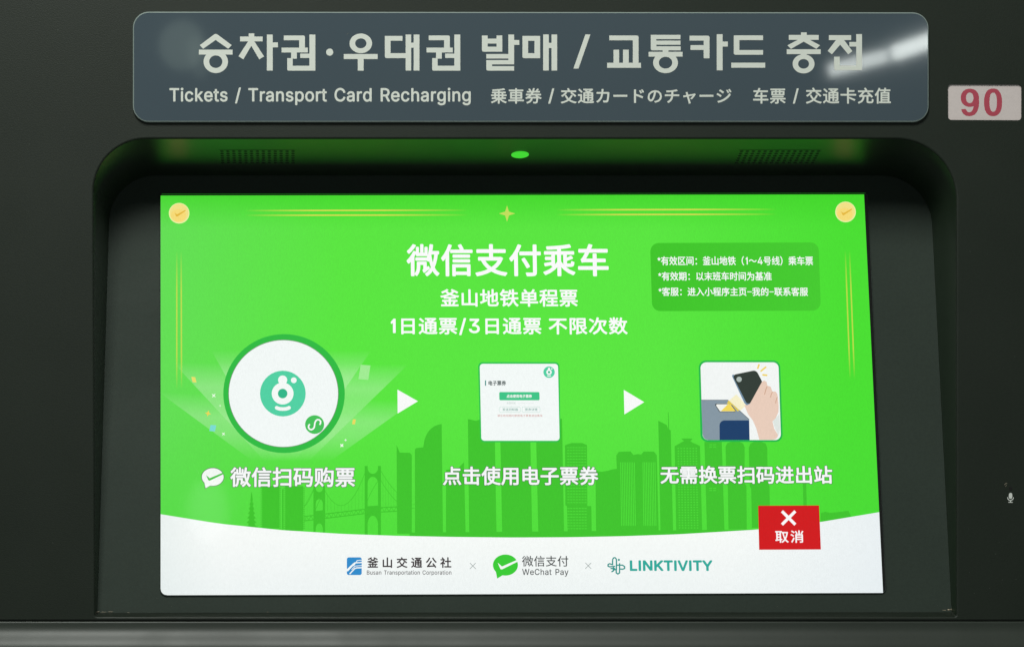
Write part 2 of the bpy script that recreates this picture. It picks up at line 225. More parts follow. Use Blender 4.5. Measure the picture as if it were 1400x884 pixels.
# ---------------------------------------------------------------- glyphs
GL = json.loads('{"(":[273,[[89,156,89,207,89,244,93,283,101,324,108,364,119,404,132,441,145,479,160,511,177,539,196,539,216,539,236,539,219,504,204,467,191,428,178,389,168,351,161,313,155,276,151,240,151,207,151,176,154,146,160,115,166,83,176,51,188,16,201,-18,217,-56,236,-96,216,-96,196,-96,177,-96,148,-47,126,3,111,55,97,106]]],")":[273,[[57,-96,37,-96,57,-55,73,-17,86,18,98,53,107,85,113,116,119,147,122,177,122,207,122,240,118,276,112,313,105,351,95,389,82,428,70,467,55,504,37,539,57,539,77,539,97,539,113,511,128,479,142,441,155,404,165,364,173,323,180,283,184,244,184,207,184,156,177,104,161,53,146,2,125,-48,97,-96,77,-96]]],"/":[249,[[216,533,235,533,180,330,126,127,71,-76,52,-76,33,-76,14,-76,69,127,124,330,178,533,197,533]]],"0":[453,[[264,-7,227,-7,189,-7,157,3,130,24,103,45,83,74,69,113,55,152,48,199,48,254,48,309,55,356,69,395,83,434,104,464,130,484,157,505,189,516,227,516,264,516,296,505,323,484,350,464,370,434,384,395,398,356,405,309,405,254,405,199,398,152,384,113,370,74,350,45,323,24,297,3],[202,50,227,50,252,50,273,58,290,74,308,90,321,113,330,144,339,174,344,211,344,254,344,297,339,334,330,365,321,395,308,419,290,435,273,451,252,460,227,460,202,460,180,451,163,435,146,419,132,395,123,365,114,334,109,297,109,254,109,211,114,174,123,144,132,113,146,90,163,74,180,58]]],"1":[300,[[100,400,100,400,100,400,100,342,100,342,100,342,172,385,172,385,172,385,172,0,172,0,172,0,240,0,240,0,240,0,240,509,240,509,240,509,190,509,190,509,190,509]]],"2":[453,[[172,0,64,0,64,16,64,32,64,47,121,108,177,168,234,229,254,249,270,267,282,282,295,298,304,313,311,327,317,341,320,356,320,371,320,390,316,405,308,419,299,432,288,442,273,449,259,456,242,460,224,460,204,460,187,456,172,447,158,439,147,428,139,413,131,399,127,382,127,362,107,362,86,362,66,362,66,392,72,419,86,442,100,465,119,483,143,496,167,509,194,516,225,516,255,516,282,509,306,497,329,484,348,467,361,445,374,424,381,399,381,372,381,354,378,335,371,318,364,300,353,280,336,259,319,237,296,211,267,180,229,140,191,100,153,60,153,59,153,58,153,57,231,57,310,57,389,57,389,38,389,19,389,0,281,0]]],"3":[453,[[252,-7,218,-7,187,-7,158,-1,133,10,107,21,86,37,70,57,54,78,46,103,44,132,66,132,87,132,109,132,111,114,117,99,126,87,136,75,149,65,165,59,181,53,199,50,219,50,239,50,258,53,275,61,292,68,305,79,315,93,324,107,329,124,329,145,329,163,325,181,316,196,307,212,293,224,275,234,256,243,231,248,201,248,186,248,172,248,157,248,157,265,157,282,157,299,200,349,244,399,288,448,288,450,288,451,288,452,215,452,142,452,70,452,70,471,70,490,70,509,171,509,272,509,372,509,372,493,372,477,372,461,319,400,265,339,211,278,211,282,211,285,211,289,249,293,281,288,308,276,335,263,356,246,371,222,386,199,393,173,393,145,393,115,385,89,370,66,355,43,335,25,309,12,282,0]]],"4":[453,[[164,105,40,105,40,123,40,141,40,158,109,275,178,392,247,509,268,509,289,509,311,509,243,394,176,280,109,166,109,165,109,164,109,163,210,163,312,163,413,163,413,144,413,125,413,105,289,105],[302,0,282,0,282,40,282,81,282,121,282,130,282,138,282,146,282,203,282,260,282,318,302,318,322,318,343,318,343,212,343,106,343,0,322,0]]],"9":[453,[[195,516,226,516,258,516,286,508,310,494,335,480,354,460,368,434,382,409,389,380,389,347,389,323,383,297,373,270,362,243,343,209,315,168,277,112,239,56,200,0,177,0,154,0,130,0,187,83,244,165,301,248,303,248,305,248,307,248,303,238,296,229,287,221,279,213,269,207,257,202,245,197,232,195,218,195,187,195,160,201,137,214,114,227,96,245,83,269,70,292,64,320,64,352,64,384,71,412,85,436,99,461,118,480,143,494,167,508],[246,460,226,460,207,460,189,456,174,446,159,437,147,424,138,407,130,391,125,372,125,352,125,330,130,312,138,295,147,279,159,266,174,257,189,248,207,243,226,243,246,243,263,248,279,257,294,266,306,279,314,295,323,311,327,330,327,350,327,372,323,391,314,407,306,424,294,437,279,446,264,456]]],"B":[456,[[122,0,60,0,60,170,60,339,60,509,120,509,181,509,241,509,276,509,306,503,329,491,352,479,369,462,381,442,392,422,398,399,398,374,398,352,394,334,387,320,379,306,369,294,356,286,344,277,330,271,315,267,315,265,315,264,315,262,331,261,347,255,363,245,379,235,392,221,402,203,413,185,418,163,418,136,418,111,412,87,400,67,388,46,370,30,344,18,319,6,287,0,247,0,184,0],[125,115,125,57,165,57,205,57,245,57,284,57,313,65,330,80,347,95,355,114,355,137,355,154,351,170,342,184,334,198,321,209,306,218,290,227,271,231,248,231,207,231,166,231,125,231,125,173],[125,341,125,285,162,285,200,285,238,285,257,285,273,289,288,296,303,303,315,313,323,326,332,339,336,355,336,372,336,395,328,414,313,429,297,444,273,452,240,452,202,452,163,452,125,452,125,396]]],"C":[510,[[293,-7,267,-7,223,-7,184,4,150,25,116,46,89,76,70,115,50,154,40,201,40,254,40,308,50,354,70,393,89,432,116,462,150,484,184,505,223,516,267,516,293,516,317,512,340,504,363,497,384,486,402,471,420,457,436,439,448,418,460,398,468,374,473,348,451,348,430,348,408,348,404,366,398,381,389,395,381,408,370,419,357,428,345,438,331,444,315,449,300,454,284,456,267,456,236,456,208,448,184,432,159,417,139,394,125,364,111,334,103,297,103,254,103,211,111,175,125,145,140,115,159,92,184,76,209,61,236,53,267,53,284,53,300,55,315,60,331,65,345,71,357,81,370,90,381,101,389,114,398,128,404,143,408,160,430,160,451,160,473,160,469,135,460,111,448,91,436,70,421,52,402,38,384,23,363,12,341,5,318,-3]]],"I":[205,[[70,0,70,0,70,0,70,509,70,509,70,509,136,509,136,509,136,509,136,0,136,0,136,0]]],"K":[467,[[146,189,104,145,104,169,104,193,104,216,116,232,128,247,139,261,151,275,162,290,174,303,187,317,199,331,212,344,262,399,313,454,364,509,392,509,420,509,448,509,376,431,304,353,231,276,230,276,229,276,228,276,187,233],[82,0,60,0,60,170,60,339,60,509,82,509,103,509,125,509,125,451,125,392,125,334,124,298,124,261,124,225,124,214,124,204,125,193,125,129,125,64,125,0,103,0],[398,0,372,0,311,86,249,173,188,259,201,276,215,293,228,309,302,206,375,103,449,0,423,0]]],"L":[393,[[160,0,60,0,60,170,60,339,60,509,82,509,103,509,125,509,125,358,125,208,125,57,203,57,282,57,361,57,361,38,361,19,361,0,261,0]]],"N":[523,[[82,0,60,0,60,170,60,339,60,509,85,509,111,509,136,509,205,400,274,291,343,183,349,174,355,164,363,151,370,138,379,123,388,107,396,90,405,73,414,55,411,55,408,54,405,54,403,72,401,90,401,108,400,126,399,142,399,157,399,172,399,185,399,195,399,300,399,404,399,509,420,509,442,509,463,509,463,339,463,170,463,0,438,0,412,0,387,0,325,97,264,193,202,290,194,303,186,316,177,331,169,345,159,362,148,381,137,400,123,424,108,452,111,453,115,453,119,454,120,428,121,405,122,384,123,362,124,344,124,328,125,312,125,300,125,291,125,194,125,97,125,0,103,0]]],"P":[445,[[82,0,60,0,60,170,60,339,60,509,118,509,177,509,235,509,274,509,307,502,332,487,358,473,377,454,390,430,402,405,409,378,409,348,409,317,402,290,390,265,377,241,358,222,332,207,307,193,274,186,235,186,193,186,151,186,109,186,109,205,109,224,109,242,150,242,191,242,233,242,259,242,281,247,297,256,313,265,325,278,333,294,341,310,344,328,344,348,344,368,341,386,333,402,325,417,313,430,297,439,280,448,259,452,232,452,196,452,160,452,125,452,125,301,125,151,125,0,103,0]]],"R":[449,[[82,0,60,0,60,170,60,339,60,509,119,509,177,509,236,509,275,509,307,502,333,489,359,475,378,457,390,433,403,410,409,382,409,352,409,321,403,295,390,271,378,248,359,230,333,217,307,204,275,198,236,198,189,198,143,198,96,198,96,217,96,236,96,255,142,255,188,255,234,255,260,255,281,259,298,267,314,275,326,286,334,300,341,315,345,332,345,352,345,372,341,390,334,405,326,420,314,431,298,440,281,448,259,452,233,452,197,452,161,452,125,452,125,301,125,151,125,0,103,0],[378,0,353,0,312,76,271,153,230,229,254,229,279,229,303,229,344,153,386,76,428,0,403,0]]],"T":[449,[[85,452,32,452,32,471,32,490,32,509,160,509,288,509,417,509,417,490,417,471,417,452,363,452,310,452,257,452,257,301,257,151,257,0,235,0,214,0,193,0,193,151,193,301,193,452,139,452]]],"V":[480,[[229,0,204,0,141,170,79,339,16,509,39,509,62,509,84,509,120,408,156,307,192,206,198,189,206,166,215,137,224,109,235,73,248,31,243,31,239,31,235,31,247,74,258,110,267,138,276,166,284,189,290,206,325,307,360,408,395,509,417,509,440,509,463,509,401,339,340,170,278,0,253,0]]],"W":[686,[[180,0,155,0,109,170,63,339,16,509,38,509,60,509,82,509,109,404,136,300,163,196,168,179,172,163,175,145,179,128,183,111,187,94,190,76,194,58,197,40,194,40,192,40,189,40,193,58,196,76,200,94,203,111,207,128,211,145,215,163,220,179,224,196,251,300,279,404,306,509,331,509,355,509,380,509,407,404,434,300,462,196,466,179,470,163,474,145,478,128,482,111,486,94,490,76,494,58,497,40,494,40,491,40,488,40,492,58,495,76,499,94,502,111,506,128,510,145,515,163,519,179,523,196,550,300,576,404,603,509,625,509,647,509,670,509,623,339,577,170,530,0,505,0,480,0,455,0,426,108,397,215,368,323,362,344,357,367,351,391,346,416,341,444,336,475,341,475,345,475,350,475,345,445,340,419,335,395,330,371,324,347,318,323,289,215,260,108,230,0,205,0]]],"Y":[472,[[225,0,203,0,203,69,203,139,203,208,141,308,79,409,16,509,41,509,66,509,91,509,125,454,159,399,192,344,203,326,213,309,222,292,231,275,240,255,250,230,241,230,232,230,224,230,233,255,242,276,251,293,260,310,270,327,280,344,314,399,347,454,381,509,406,509,430,509,455,509,393,409,330,308,268,208,268,139,268,69,268,0,247,0]]],"a":[389,[[182,-9,160,-9,136,-9,114,-4,94,5,75,14,59,27,48,45,36,62,30,83,30,108,30,130,35,147,43,161,52,175,63,185,78,193,92,201,108,207,125,211,143,215,160,218,178,220,201,223,219,225,234,227,248,228,258,231,265,235,272,239,276,245,276,255,276,255,276,256,276,257,276,272,273,286,267,297,261,308,252,316,240,322,228,328,213,331,196,331,178,331,162,328,149,322,136,317,126,309,118,301,110,292,104,283,100,274,80,280,61,285,41,291,50,314,62,332,79,346,95,360,113,369,133,375,153,381,173,384,194,384,208,384,223,383,239,379,255,376,271,370,286,360,301,351,313,338,322,320,332,303,337,280,337,251,337,168,337,84,337,0,317,0,297,0,277,0,277,17,277,35,277,52,275,52,274,52,272,52,268,43,261,34,252,25,243,15,230,7,215,1,200,-5],[155,45,170,45,193,45,212,50,228,59,243,68,255,79,263,93,271,107,276,122,276,138,276,155,276,173,276,190,273,187,268,184,259,182,251,180,242,178,231,176,221,174,210,172,200,171,190,170,182,169,175,168,161,166,147,163,134,159,121,154,111,148,103,139,96,131,92,119,92,105,92,92,95,81,102,72,109,63,118,57,130,52,142,48]]],"c":[396,[[226,-8,207,-8,173,-8,143,0,117,16,91,33,71,56,56,85,41,114,34,149,34,187,34,227,41,262,56,291,71,321,91,343,117,360,143,376,173,384,207,384,226,384,243,382,260,377,276,372,292,365,305,356,319,347,330,335,340,322,350,309,357,294,362,277,342,272,322,267,303,262,300,272,296,281,290,289,285,297,278,305,270,311,262,317,253,322,242,325,232,328,220,330,207,330,182,330,161,323,145,310,129,297,116,280,108,258,100,237,96,213,96,187,96,162,100,139,108,117,116,96,129,79,145,66,161,53,182,46,207,46,220,46,232,48,243,52,253,55,263,60,271,66,279,72,286,80,292,89,297,97,301,107,304,117,324,112,343,107,363,102,358,85,351,70,341,56,332,43,320,31,306,21,293,12,277,4,261,-1,244,-6]]],"d":[424,[[219,-8,195,-8,164,-8,136,0,111,16,87,32,68,55,55,84,41,114,34,149,34,189,34,229,41,263,55,293,69,322,88,345,112,361,136,376,164,384,196,384,219,384,238,381,253,373,268,365,279,356,287,346,296,336,302,327,306,319,308,319,309,319,311,319,311,382,311,446,311,509,331,509,351,509,372,509,372,339,372,170,372,0,352,0,332,0,313,0,313,20,313,39,313,59,311,59,309,59,307,59,302,51,295,42,287,31,278,21,267,12,252,4,238,-4],[181,47,205,47,227,47,247,53,263,65,279,77,291,94,299,115,308,136,312,161,312,189,312,217,308,242,300,263,292,284,279,300,263,312,247,324,228,330,205,330,181,330,161,324,145,311,129,299,116,282,108,261,100,240,96,216,96,189,96,162,100,138,109,117,117,95,129,78,145,66,161,53]]],"e":[404,[[238,-8,212,-8,175,-8,143,0,117,16,90,33,70,56,56,85,41,114,34,148,34,187,34,226,41,260,55,290,69,319,89,343,115,359,141,376,171,384,205,384,226,384,246,381,266,374,285,367,303,356,319,341,335,326,348,306,357,282,366,258,371,228,371,194,371,186,371,178,371,169,272,169,98,169,98,169,98,169,98,221,98,221,98,221,306,221,306,221,306,221,306,222,306,222,306,222,306,249,298,269,290,288,278,303,263,314,247,325,228,330,205,330,182,330,163,325,146,313,130,302,118,288,109,270,100,251,96,232,96,211,96,200,96,189,96,178,96,150,101,126,110,106,120,87,134,72,151,61,168,51,189,46,212,46,228,46,241,48,254,53,266,57,277,64,285,73,294,82,301,93,306,105,325,101,345,96,365,91,359,71,349,54,335,39,321,24,303,13,283,4,262,-4]]],"g":[425,[[238,-151,207,-151,179,-151,155,-147,134,-140,113,-132,96,-123,82,-110,69,-98,58,-84,51,-69,67,-60,84,-50,101,-41,107,-49,113,-57,122,-66,130,-75,141,-82,154,-88,168,-94,186,-97,207,-97,238,-97,263,-90,282,-75,302,-60,311,-37,311,-6,311,19,311,44,311,68,310,68,308,68,306,68,301,60,295,51,287,41,278,32,267,23,252,16,238,8,219,5,195,5,164,5,137,12,113,27,88,41,69,62,55,90,41,118,34,152,34,191,34,230,41,264,55,293,69,322,88,345,112,361,137,376,165,384,196,384,220,384,239,381,253,373,268,365,280,356,288,346,297,336,303,327,308,319,309,319,311,319,313,319,313,339,313,359,313,379,333,379,353,379,372,379,372,250,372,121,372,-9,372,-42,365,-69,350,-90,335,-111,316,-126,291,-136,266,-146],[181,59,205,59,228,59,248,64,264,75,280,86,292,101,300,121,308,141,312,165,312,193,312,220,308,243,300,264,292,284,280,301,264,312,248,324,228,330,205,330,181,330,161,324,145,312,129,299,117,283,109,262,100,242,96,219,96,193,96,166,100,143,109,123,117,103,129,87,145,76,162,65]]],"h":[410,[[114,249,114,227,114,151,114,76,114,0,93,0,73,0,53,0,53,170,53,339,53,509,73,509,93,509,114,509,114,435,114,361,114,287,110,287,106,287,102,287,114,322,131,347,152,362,174,377,199,384,227,384,253,384,276,379,295,369,315,358,330,342,341,321,352,299,357,273,357,240,357,160,357,80,357,0,337,0,316,0,296,0,296,78,296,157,296,235,296,265,288,288,273,304,258,321,237,329,210,329,192,329,175,325,161,317,146,309,135,298,126,283,118,267]]],"i":[167,[[73,0,53,0,53,126,53,253,53,379,73,379,93,379,114,379,114,253,114,126,114,0,93,0],[95,443,84,443,72,443,62,447,54,455,45,462,41,472,41,483,41,494,45,504,54,512,62,520,72,524,84,524,95,524,106,520,114,512,122,504,126,494,126,483,126,472,122,462,114,455,106,447]]],"k":[381,[[132,158,110,137,110,162,110,187,110,212,113,212,117,212,121,212,175,268,230,323,284,379,310,379,335,379,360,379,301,319,243,259,184,199,182,199,179,199,177,199,155,178],[73,0,53,0,53,170,53,339,53,509,73,509,93,509,114,509,114,339,114,170,114,0,93,0],[320,0,294,0,245,62,197,124,148,186,162,200,177,214,191,229,252,152,312,76,372,0,346,0]]],"n":[410,[[114,249,114,227,114,151,114,76,114,0,93,0,73,0,53,0,53,126,53,253,53,379,72,379,92,379,112,379,112,349,112,318,112,287,109,287,106,287,102,287,114,322,131,347,152,362,174,377,199,384,227,384,253,384,276,379,295,369,314,358,330,342,341,321,352,299,357,273,357,240,357,160,357,80,357,0,337,0,316,0,296,0,296,78,296,157,296,235,296,265,288,288,273,304,258,321,237,329,210,329,192,329,175,325,161,317,146,309,135,298,126,283,118,267]]],"o":[415,[[242,-8,207,-8,173,-8,143,0,117,16,91,33,71,56,56,85,41,114,34,149,34,187,34,227,41,262,56,291,71,321,91,343,117,360,143,376,173,384,207,384,242,384,273,376,299,360,325,343,345,321,359,291,374,262,381,227,381,187,381,149,374,114,359,85,345,56,325,33,299,16,273,0],[182,46,207,46,233,46,254,53,270,66,287,79,299,96,307,117,315,139,319,162,319,187,319,213,315,236,307,258,299,280,287,297,270,310,254,323,233,330,207,330,182,330,161,323,145,310,129,297,116,280,108,258,100,237,96,213,96,187,96,162,100,139,108,117,116,96,129,79,145,66,161,53]]],"p":[424,[[73,-143,53,-143,53,31,53,205,53,379,72,379,92,379,112,379,112,359,112,339,112,319,114,319,116,319,118,319,123,327,129,336,137,346,145,356,157,365,171,373,186,381,205,384,229,384,261,384,289,376,313,361,337,345,356,322,370,293,383,263,390,229,390,189,390,149,383,114,370,84,356,55,337,32,313,16,289,0,261,-8,229,-8,206,-8,187,-4,173,4,158,12,146,21,138,31,130,42,123,51,118,59,117,59,115,59,114,59,114,-8,114,-76,114,-143,93,-143],[197,47,220,47,244,47,263,53,279,66,295,78,308,95,316,117,324,138,328,162,328,189,328,216,324,240,316,261,308,282,296,299,280,311,264,324,244,330,220,330,197,330,177,324,161,312,145,300,133,284,125,263,117,242,113,217,113,189,113,161,117,136,125,115,133,94,146,77,162,65,178,53]]],"r":[259,[[73,0,53,0,53,126,53,253,53,379,72,379,92,379,112,379,112,360,112,340,112,321,113,321,114,321,115,321,122,340,135,355,152,367,170,379,190,385,213,385,218,385,223,385,229,384,235,384,240,384,243,384,243,363,243,343,243,322,242,323,237,323,230,324,223,325,215,326,207,326,189,326,173,322,159,315,145,307,134,297,126,284,118,270,114,255,114,237,114,158,114,79,114,0,93,0]]],"s":[365,[[211,-8,182,-8,156,-8,133,-4,112,3,92,11,75,23,62,38,49,53,40,72,36,94,55,98,74,102,94,107,99,86,109,70,124,60,139,50,158,45,181,45,208,45,229,51,244,62,260,74,268,87,268,103,268,116,263,127,254,136,245,144,231,151,212,155,191,160,170,165,149,170,115,178,89,191,72,208,55,225,47,247,47,274,47,296,53,315,65,332,77,348,94,361,115,370,136,380,160,384,187,384,213,384,235,380,254,372,272,365,287,353,299,339,310,325,319,309,324,290,305,286,287,281,268,277,263,292,255,304,243,316,230,327,212,333,187,333,165,333,146,327,131,317,116,306,109,293,109,277,109,263,114,252,124,243,134,235,150,228,172,223,191,218,210,214,229,209,264,201,290,188,306,171,323,154,331,133,331,107,331,84,325,64,312,47,300,30,282,16,260,6,237,-3]]],"t":[227,[[138,379,204,379,204,362,204,344,204,327,138,327,72,327,6,327,6,344,6,362,6,379,72,379],[65,345,65,471,85,471,106,471,126,471,126,347,126,222,126,98,126,81,129,69,136,61,143,54,154,50,170,50,174,50,179,50,185,51,191,52,197,53,202,54,206,36,209,19,213,2,207,0,200,-2,192,-3,184,-4,176,-4,168,-4,136,-4,110,4,92,21,74,38,65,62,65,93,65,219]]],"u":[410,[[211,-5,182,-5,157,-5,134,0,115,11,95,21,80,37,69,59,58,80,53,107,53,139,53,219,53,299,53,379,73,379,93,379,114,379,114,301,114,222,114,144,114,114,121,91,137,75,152,58,173,50,200,50,218,50,235,54,249,62,264,70,275,81,283,97,292,112,296,131,296,153,296,228,296,304,296,379,316,379,337,379,357,379,357,253,357,126,357,0,337,0,318,0,298,0,298,31,298,61,298,92,301,92,304,92,307,92,295,57,279,32,257,17,235,2]]],"y":[389,[[51,-140,47,-139,52,-121,57,-103,61,-86,65,-86,68,-87,71,-87,83,-90,94,-91,104,-89,114,-87,122,-82,130,-74,138,-66,145,-53,151,-36,155,-24,159,-13,163,-1,114,126,66,252,17,379,40,379,62,379,84,379,111,305,138,230,165,155,174,132,181,109,187,87,193,64,199,42,206,21,198,21,191,21,184,21,190,42,196,64,202,87,209,110,216,132,224,155,251,230,278,305,305,379,327,379,349,379,371,379,316,234,260,88,204,-58,196,-78,187,-94,177,-107,166,-120,153,-129,139,-136,125,-142,109,-145,91,-145,81,-145,72,-144,65,-143,57,-142]]]}')
def bez(sp, n=5):
    P = [Vector((sp[i] / 1000, sp[i + 1] / 1000)) for i in range(0, len(sp), 2)]
    k = len(P) // 3; out = []
    for i in range(k):
        p0, h0 = P[3 * i + 1], P[3 * i + 2]; j = (i + 1) % k; h1, p1 = P[3 * j], P[3 * j + 1]
        d = (p1 - p0)
        if d.length < 1e-6: continue
        flat = abs(d.cross(h0 - p0)) / d.length < 0.003 and abs(d.cross(h1 - p0)) / d.length < 0.003
        nn = 1 if flat else n
        for s in range(nn):
            t = s / nn; out.append(p0 * (1 - t) ** 3 + h0 * 3 * t * (1 - t) ** 2 + h1 * 3 * t * t * (1 - t) + p1 * t ** 3)
    return out
def area2(p): return sum(p[i - 1][0] * p[i][1] - p[i][0] * p[i - 1][1] for i in range(len(p)))
def inside(pt, poly):
    r = False
    for i in range(len(poly)):
        a, b = poly[i - 1], poly[i]
        if (a[1] > pt[1]) != (b[1] > pt[1]) and pt[0] < (b[0] - a[0]) * (pt[1] - a[1]) / (b[1] - a[1]) + a[0]: r = not r
    return r
CACHE = {}
def glyph(ch):
    """flat triangles and advance of one character, in ems"""
    if ch in CACHE: return CACHE[ch]
    V, T = [], []
    if ch in ' \u3000': res = ([], [], 0.26 if ch == ' ' else 1.0)
    elif ch in GL:
        adv, sps = GL[ch]
        c = bpy.data.curves.new('glyph', 'CURVE'); c.dimensions = '2D'; c.fill_mode = 'BOTH'; c.resolution_u = 5
        for sp in sps:
            k = len(sp) // 6; q = c.splines.new('BEZIER'); q.bezier_points.add(k - 1); q.use_cyclic_u = True
            for i in range(k):
                bp = q.bezier_points[i]; bp.handle_left_type = bp.handle_right_type = 'FREE'
                v = [x / 1000 for x in sp[6 * i:6 * i + 6]]
                bp.handle_left = (v[0], v[1], 0); bp.co = (v[2], v[3], 0); bp.handle_right = (v[4], v[5], 0)
        o = bpy.data.objects.new('glyph', c); C.objects.link(o); bpy.context.view_layer.update()
        me = o.evaluated_get(bpy.context.evaluated_depsgraph_get()).to_mesh()
        V = [tuple(v.co.xy) for v in me.vertices]; T = [tuple(p.vertices) for p in me.polygons]
        o.to_mesh_clear(); bpy.data.objects.remove(o); bpy.data.curves.remove(c)
        res = (V, T, adv / 1000)
    elif ch == '\u2013': res = ([(.06, .33), (.54, .33), (.54, .39), (.06, .39)], [(0, 1, 2, 3)], 0.6)
    elif ch == '*':
        for k in range(5):
            a = math.radians(90 + 72 * k); u = Vector((math.cos(a), math.sin(a))); n_ = Vector((-u.y, u.x)) * .03; o_ = Vector((.2, .56)); bb = len(V)
            V += [tuple(o_ + n_), tuple(o_ + u * .17 + n_ * 1.1), tuple(o_ + u * .17 - n_ * 1.1), tuple(o_ - n_)]; T.append((bb, bb + 1, bb + 2, bb + 3))
        res = (V, T, 0.40)
    else:
        c = bpy.data.curves.new('glyph', 'FONT'); c.body = ch; c.resolution_u = 3
        o = bpy.data.objects.new('glyph', c); C.objects.link(o)
        bpy.context.view_layer.update()
        me = o.evaluated_get(bpy.context.evaluated_depsgraph_get()).to_mesh()
        V = [tuple(v.co.xy) for v in me.vertices]; T = [tuple(p.vertices) for p in me.polygons]
        o.to_mesh_clear(); bpy.data.objects.remove(o); bpy.data.curves.remove(c)
        adv = 1.0
        if ch == '·': adv = 0.35
        res = (V, T, adv)
    CACHE[ch] = res
    return res
# width of a CJK em in this font, measured once
_v = glyph('田')[0]; EM = (max(p[0] for p in _v) + min(p[0] for p in _v))
CAPS = 0.76 * EM / 0.509
print('EM', EM)

class Art:
    """flat coloured print on a plane: pieces are given by where they show in the photograph and
    laid on the plane itself, at its own place and slant"""
    def __init__(s, plane, layer=0.0): s.p = plane; s.V = []; s.F = []; s.Cc = []; s.layer = layer; s.step = 0.0
    def _add(s, loops, col, cols=None):
        h = s.layer; s.layer += s.step
        ab = [[s.p.ab(q[0], q[1]) for q in l] for l in loops]
        base = len(s.V)
        tris = tessellate_polygon([[Vector((q.x, q.y, 0)) for q in l] for l in ab])
        flat = [q for l in ab for q in l]
        s.V += [s.p.at(q.x, q.y, h) for q in flat]
        s.Cc += (cols if cols else [rgb(col)] * len(flat))
        for t in tris:
            a, b, c = (flat[i] for i in t)
            if (b - a).cross(c - a) < 0: t = (t[0], t[2], t[1])
            s.F.append(tuple(base + i for i in t))
    def poly(s, pts, col=(255, 255, 255), holes=()): s._add([list(pts)] + [list(h) for h in holes], col); return s
    def many(s, polys, col=(255, 255, 255)):
        for p in polys: s._add([p], col)
        return s
    def ring(s, cx, cy, r0, r1, col=(255, 255, 255), ky=1.0): return s.poly(ell(cx, cy, r1, r1 * ky), col, [ell(cx, cy, r0, r0 * ky)])
    def quad_grad(s, pts, cols): s._add([pts], None, [rgb(c) for c in cols]); return s
    def text(s, t, x0, y0, x1, y1, col=(255, 255, 255), bold=0.0, track=0.0, grow=0.0, n=8):
        V, T = [], []; x = 0.0; cjk = any(ord(c_) > 0x3000 for c_ in t); g_ = CAPS if cjk else 1.0
        for ch in t:
            v, tr, adv = glyph(ch)
            if ch in GL: v = [(q[0] * g_ + 0.03 * EM * cjk, q[1] * g_) for q in v]; adv = adv * g_ + 0.06 * EM * cjk
            b = len(V)
            if ch not in GL and ch not in ' \u3000·*\u2013': adv = EM
            V += [(x + p[0], p[1]) for p in v]; T += [tuple(b + i for i in q) for q in tr]; x += adv + track
        ax, bx = min(p[0] for p in V), max(p[0] for p in V); ay, by = min(p[1] for p in V), max(p[1] for p in V)
        r = bold
        A = s.p.ab(x0, y1); B = s.p.ab(x1, y1); D = s.p.ab(x0, y0)
        ex = (B - A); W = ex.length; ex.normalize(); H = (D - A).length; ey = Vector((-ex.y, ex.x))
        sx = (W - 2 * r) / (bx - ax); sy = (H - 2 * r) / (by - ay)
        P = [A + ex * (r + (p[0] - ax) * sx) + ey * (r + (p[1] - ay) * sy) for p in V]
        R = r + grow
        offs = [(0, 0)] if R <= 0 else [(R * math.cos(2 * math.pi * k / n), R * math.sin(2 * math.pi * k / n)) for k in range(n)]
        if R > 0.9: offs += [(o[0] * .5, o[1] * .5) for o in offs[::2]]
        for (dx, dy) in offs:
            b = len(s.V)
            s.V += [s.p.at(q.x + dx, q.y + dy, s.layer) for q in P]; s.Cc += [rgb(col)] * len(P)
            s.F += [tuple(b + i for i in q) for q in T]
            s.layer += 0.006
        return s
    def build(s, name, parent, mt=None, label=None):
        o = link(name, s.V, s.F, mt or M_INK, parent, cols=s.Cc)
        if label: o['label'] = label
        return o

# ================================================================ the machine
ROOT = bpy.data.objects.new('ticket_machine', None); C.objects.link(ROOT)
ROOT.location = Vector((0, 0, CY - 1010)) * U
ROOT['label'] = 'dark grey ticket vending machine with a glowing green touch screen sunk in its front'
ROOT['category'] = 'ticket machine'
bpy.context.view_layer.update()

# ---- outlines of the recess: at the front face and at the slanted back panel
NA = 14
outer = round_poly([(130, 842), (127.5, 190), (1307.5, 190), (1307.5, 842)], [3, 72, 82, 3], NA)
inner = round_poly([(133, 837), (151, 240), (1271, 240), (1301, 836)], [2, 64, 70, 2], NA)
def off(poly, d):
    out = []
    for i in range(len(poly)):
        a, p, b = poly[i - 1], poly[i], poly[(i + 1) % len(poly)]
        t = (b - a).normalized(); out.append(p + Vector((t.y, -t.x)) * d)      # outline runs clockwise on the page
    return out
sgn = 1 if area2([tuple(p) for p in off(outer, 3)]) ** 2 > area2([tuple(p) for p in outer]) ** 2 else -1
rings = []
for k in range(5):
    a = math.pi / 2 * k / 4
    rings.append([FRONT.hit(*q) + Vector((0, 2.6 * (1 - math.cos(a)), 0)) for q in off(outer, sgn * 2.6 * (1 - math.sin(a)))])
hole = rings[0]
# ---- front panel with the opening, and the rounded brow of the lower console
far = [Vector((-1000, 0, CY - 843.5)), Vector((-1000, 0, 640)), Vector((1000, 0, 640)), Vector((1000, 0, CY - 843.5))]
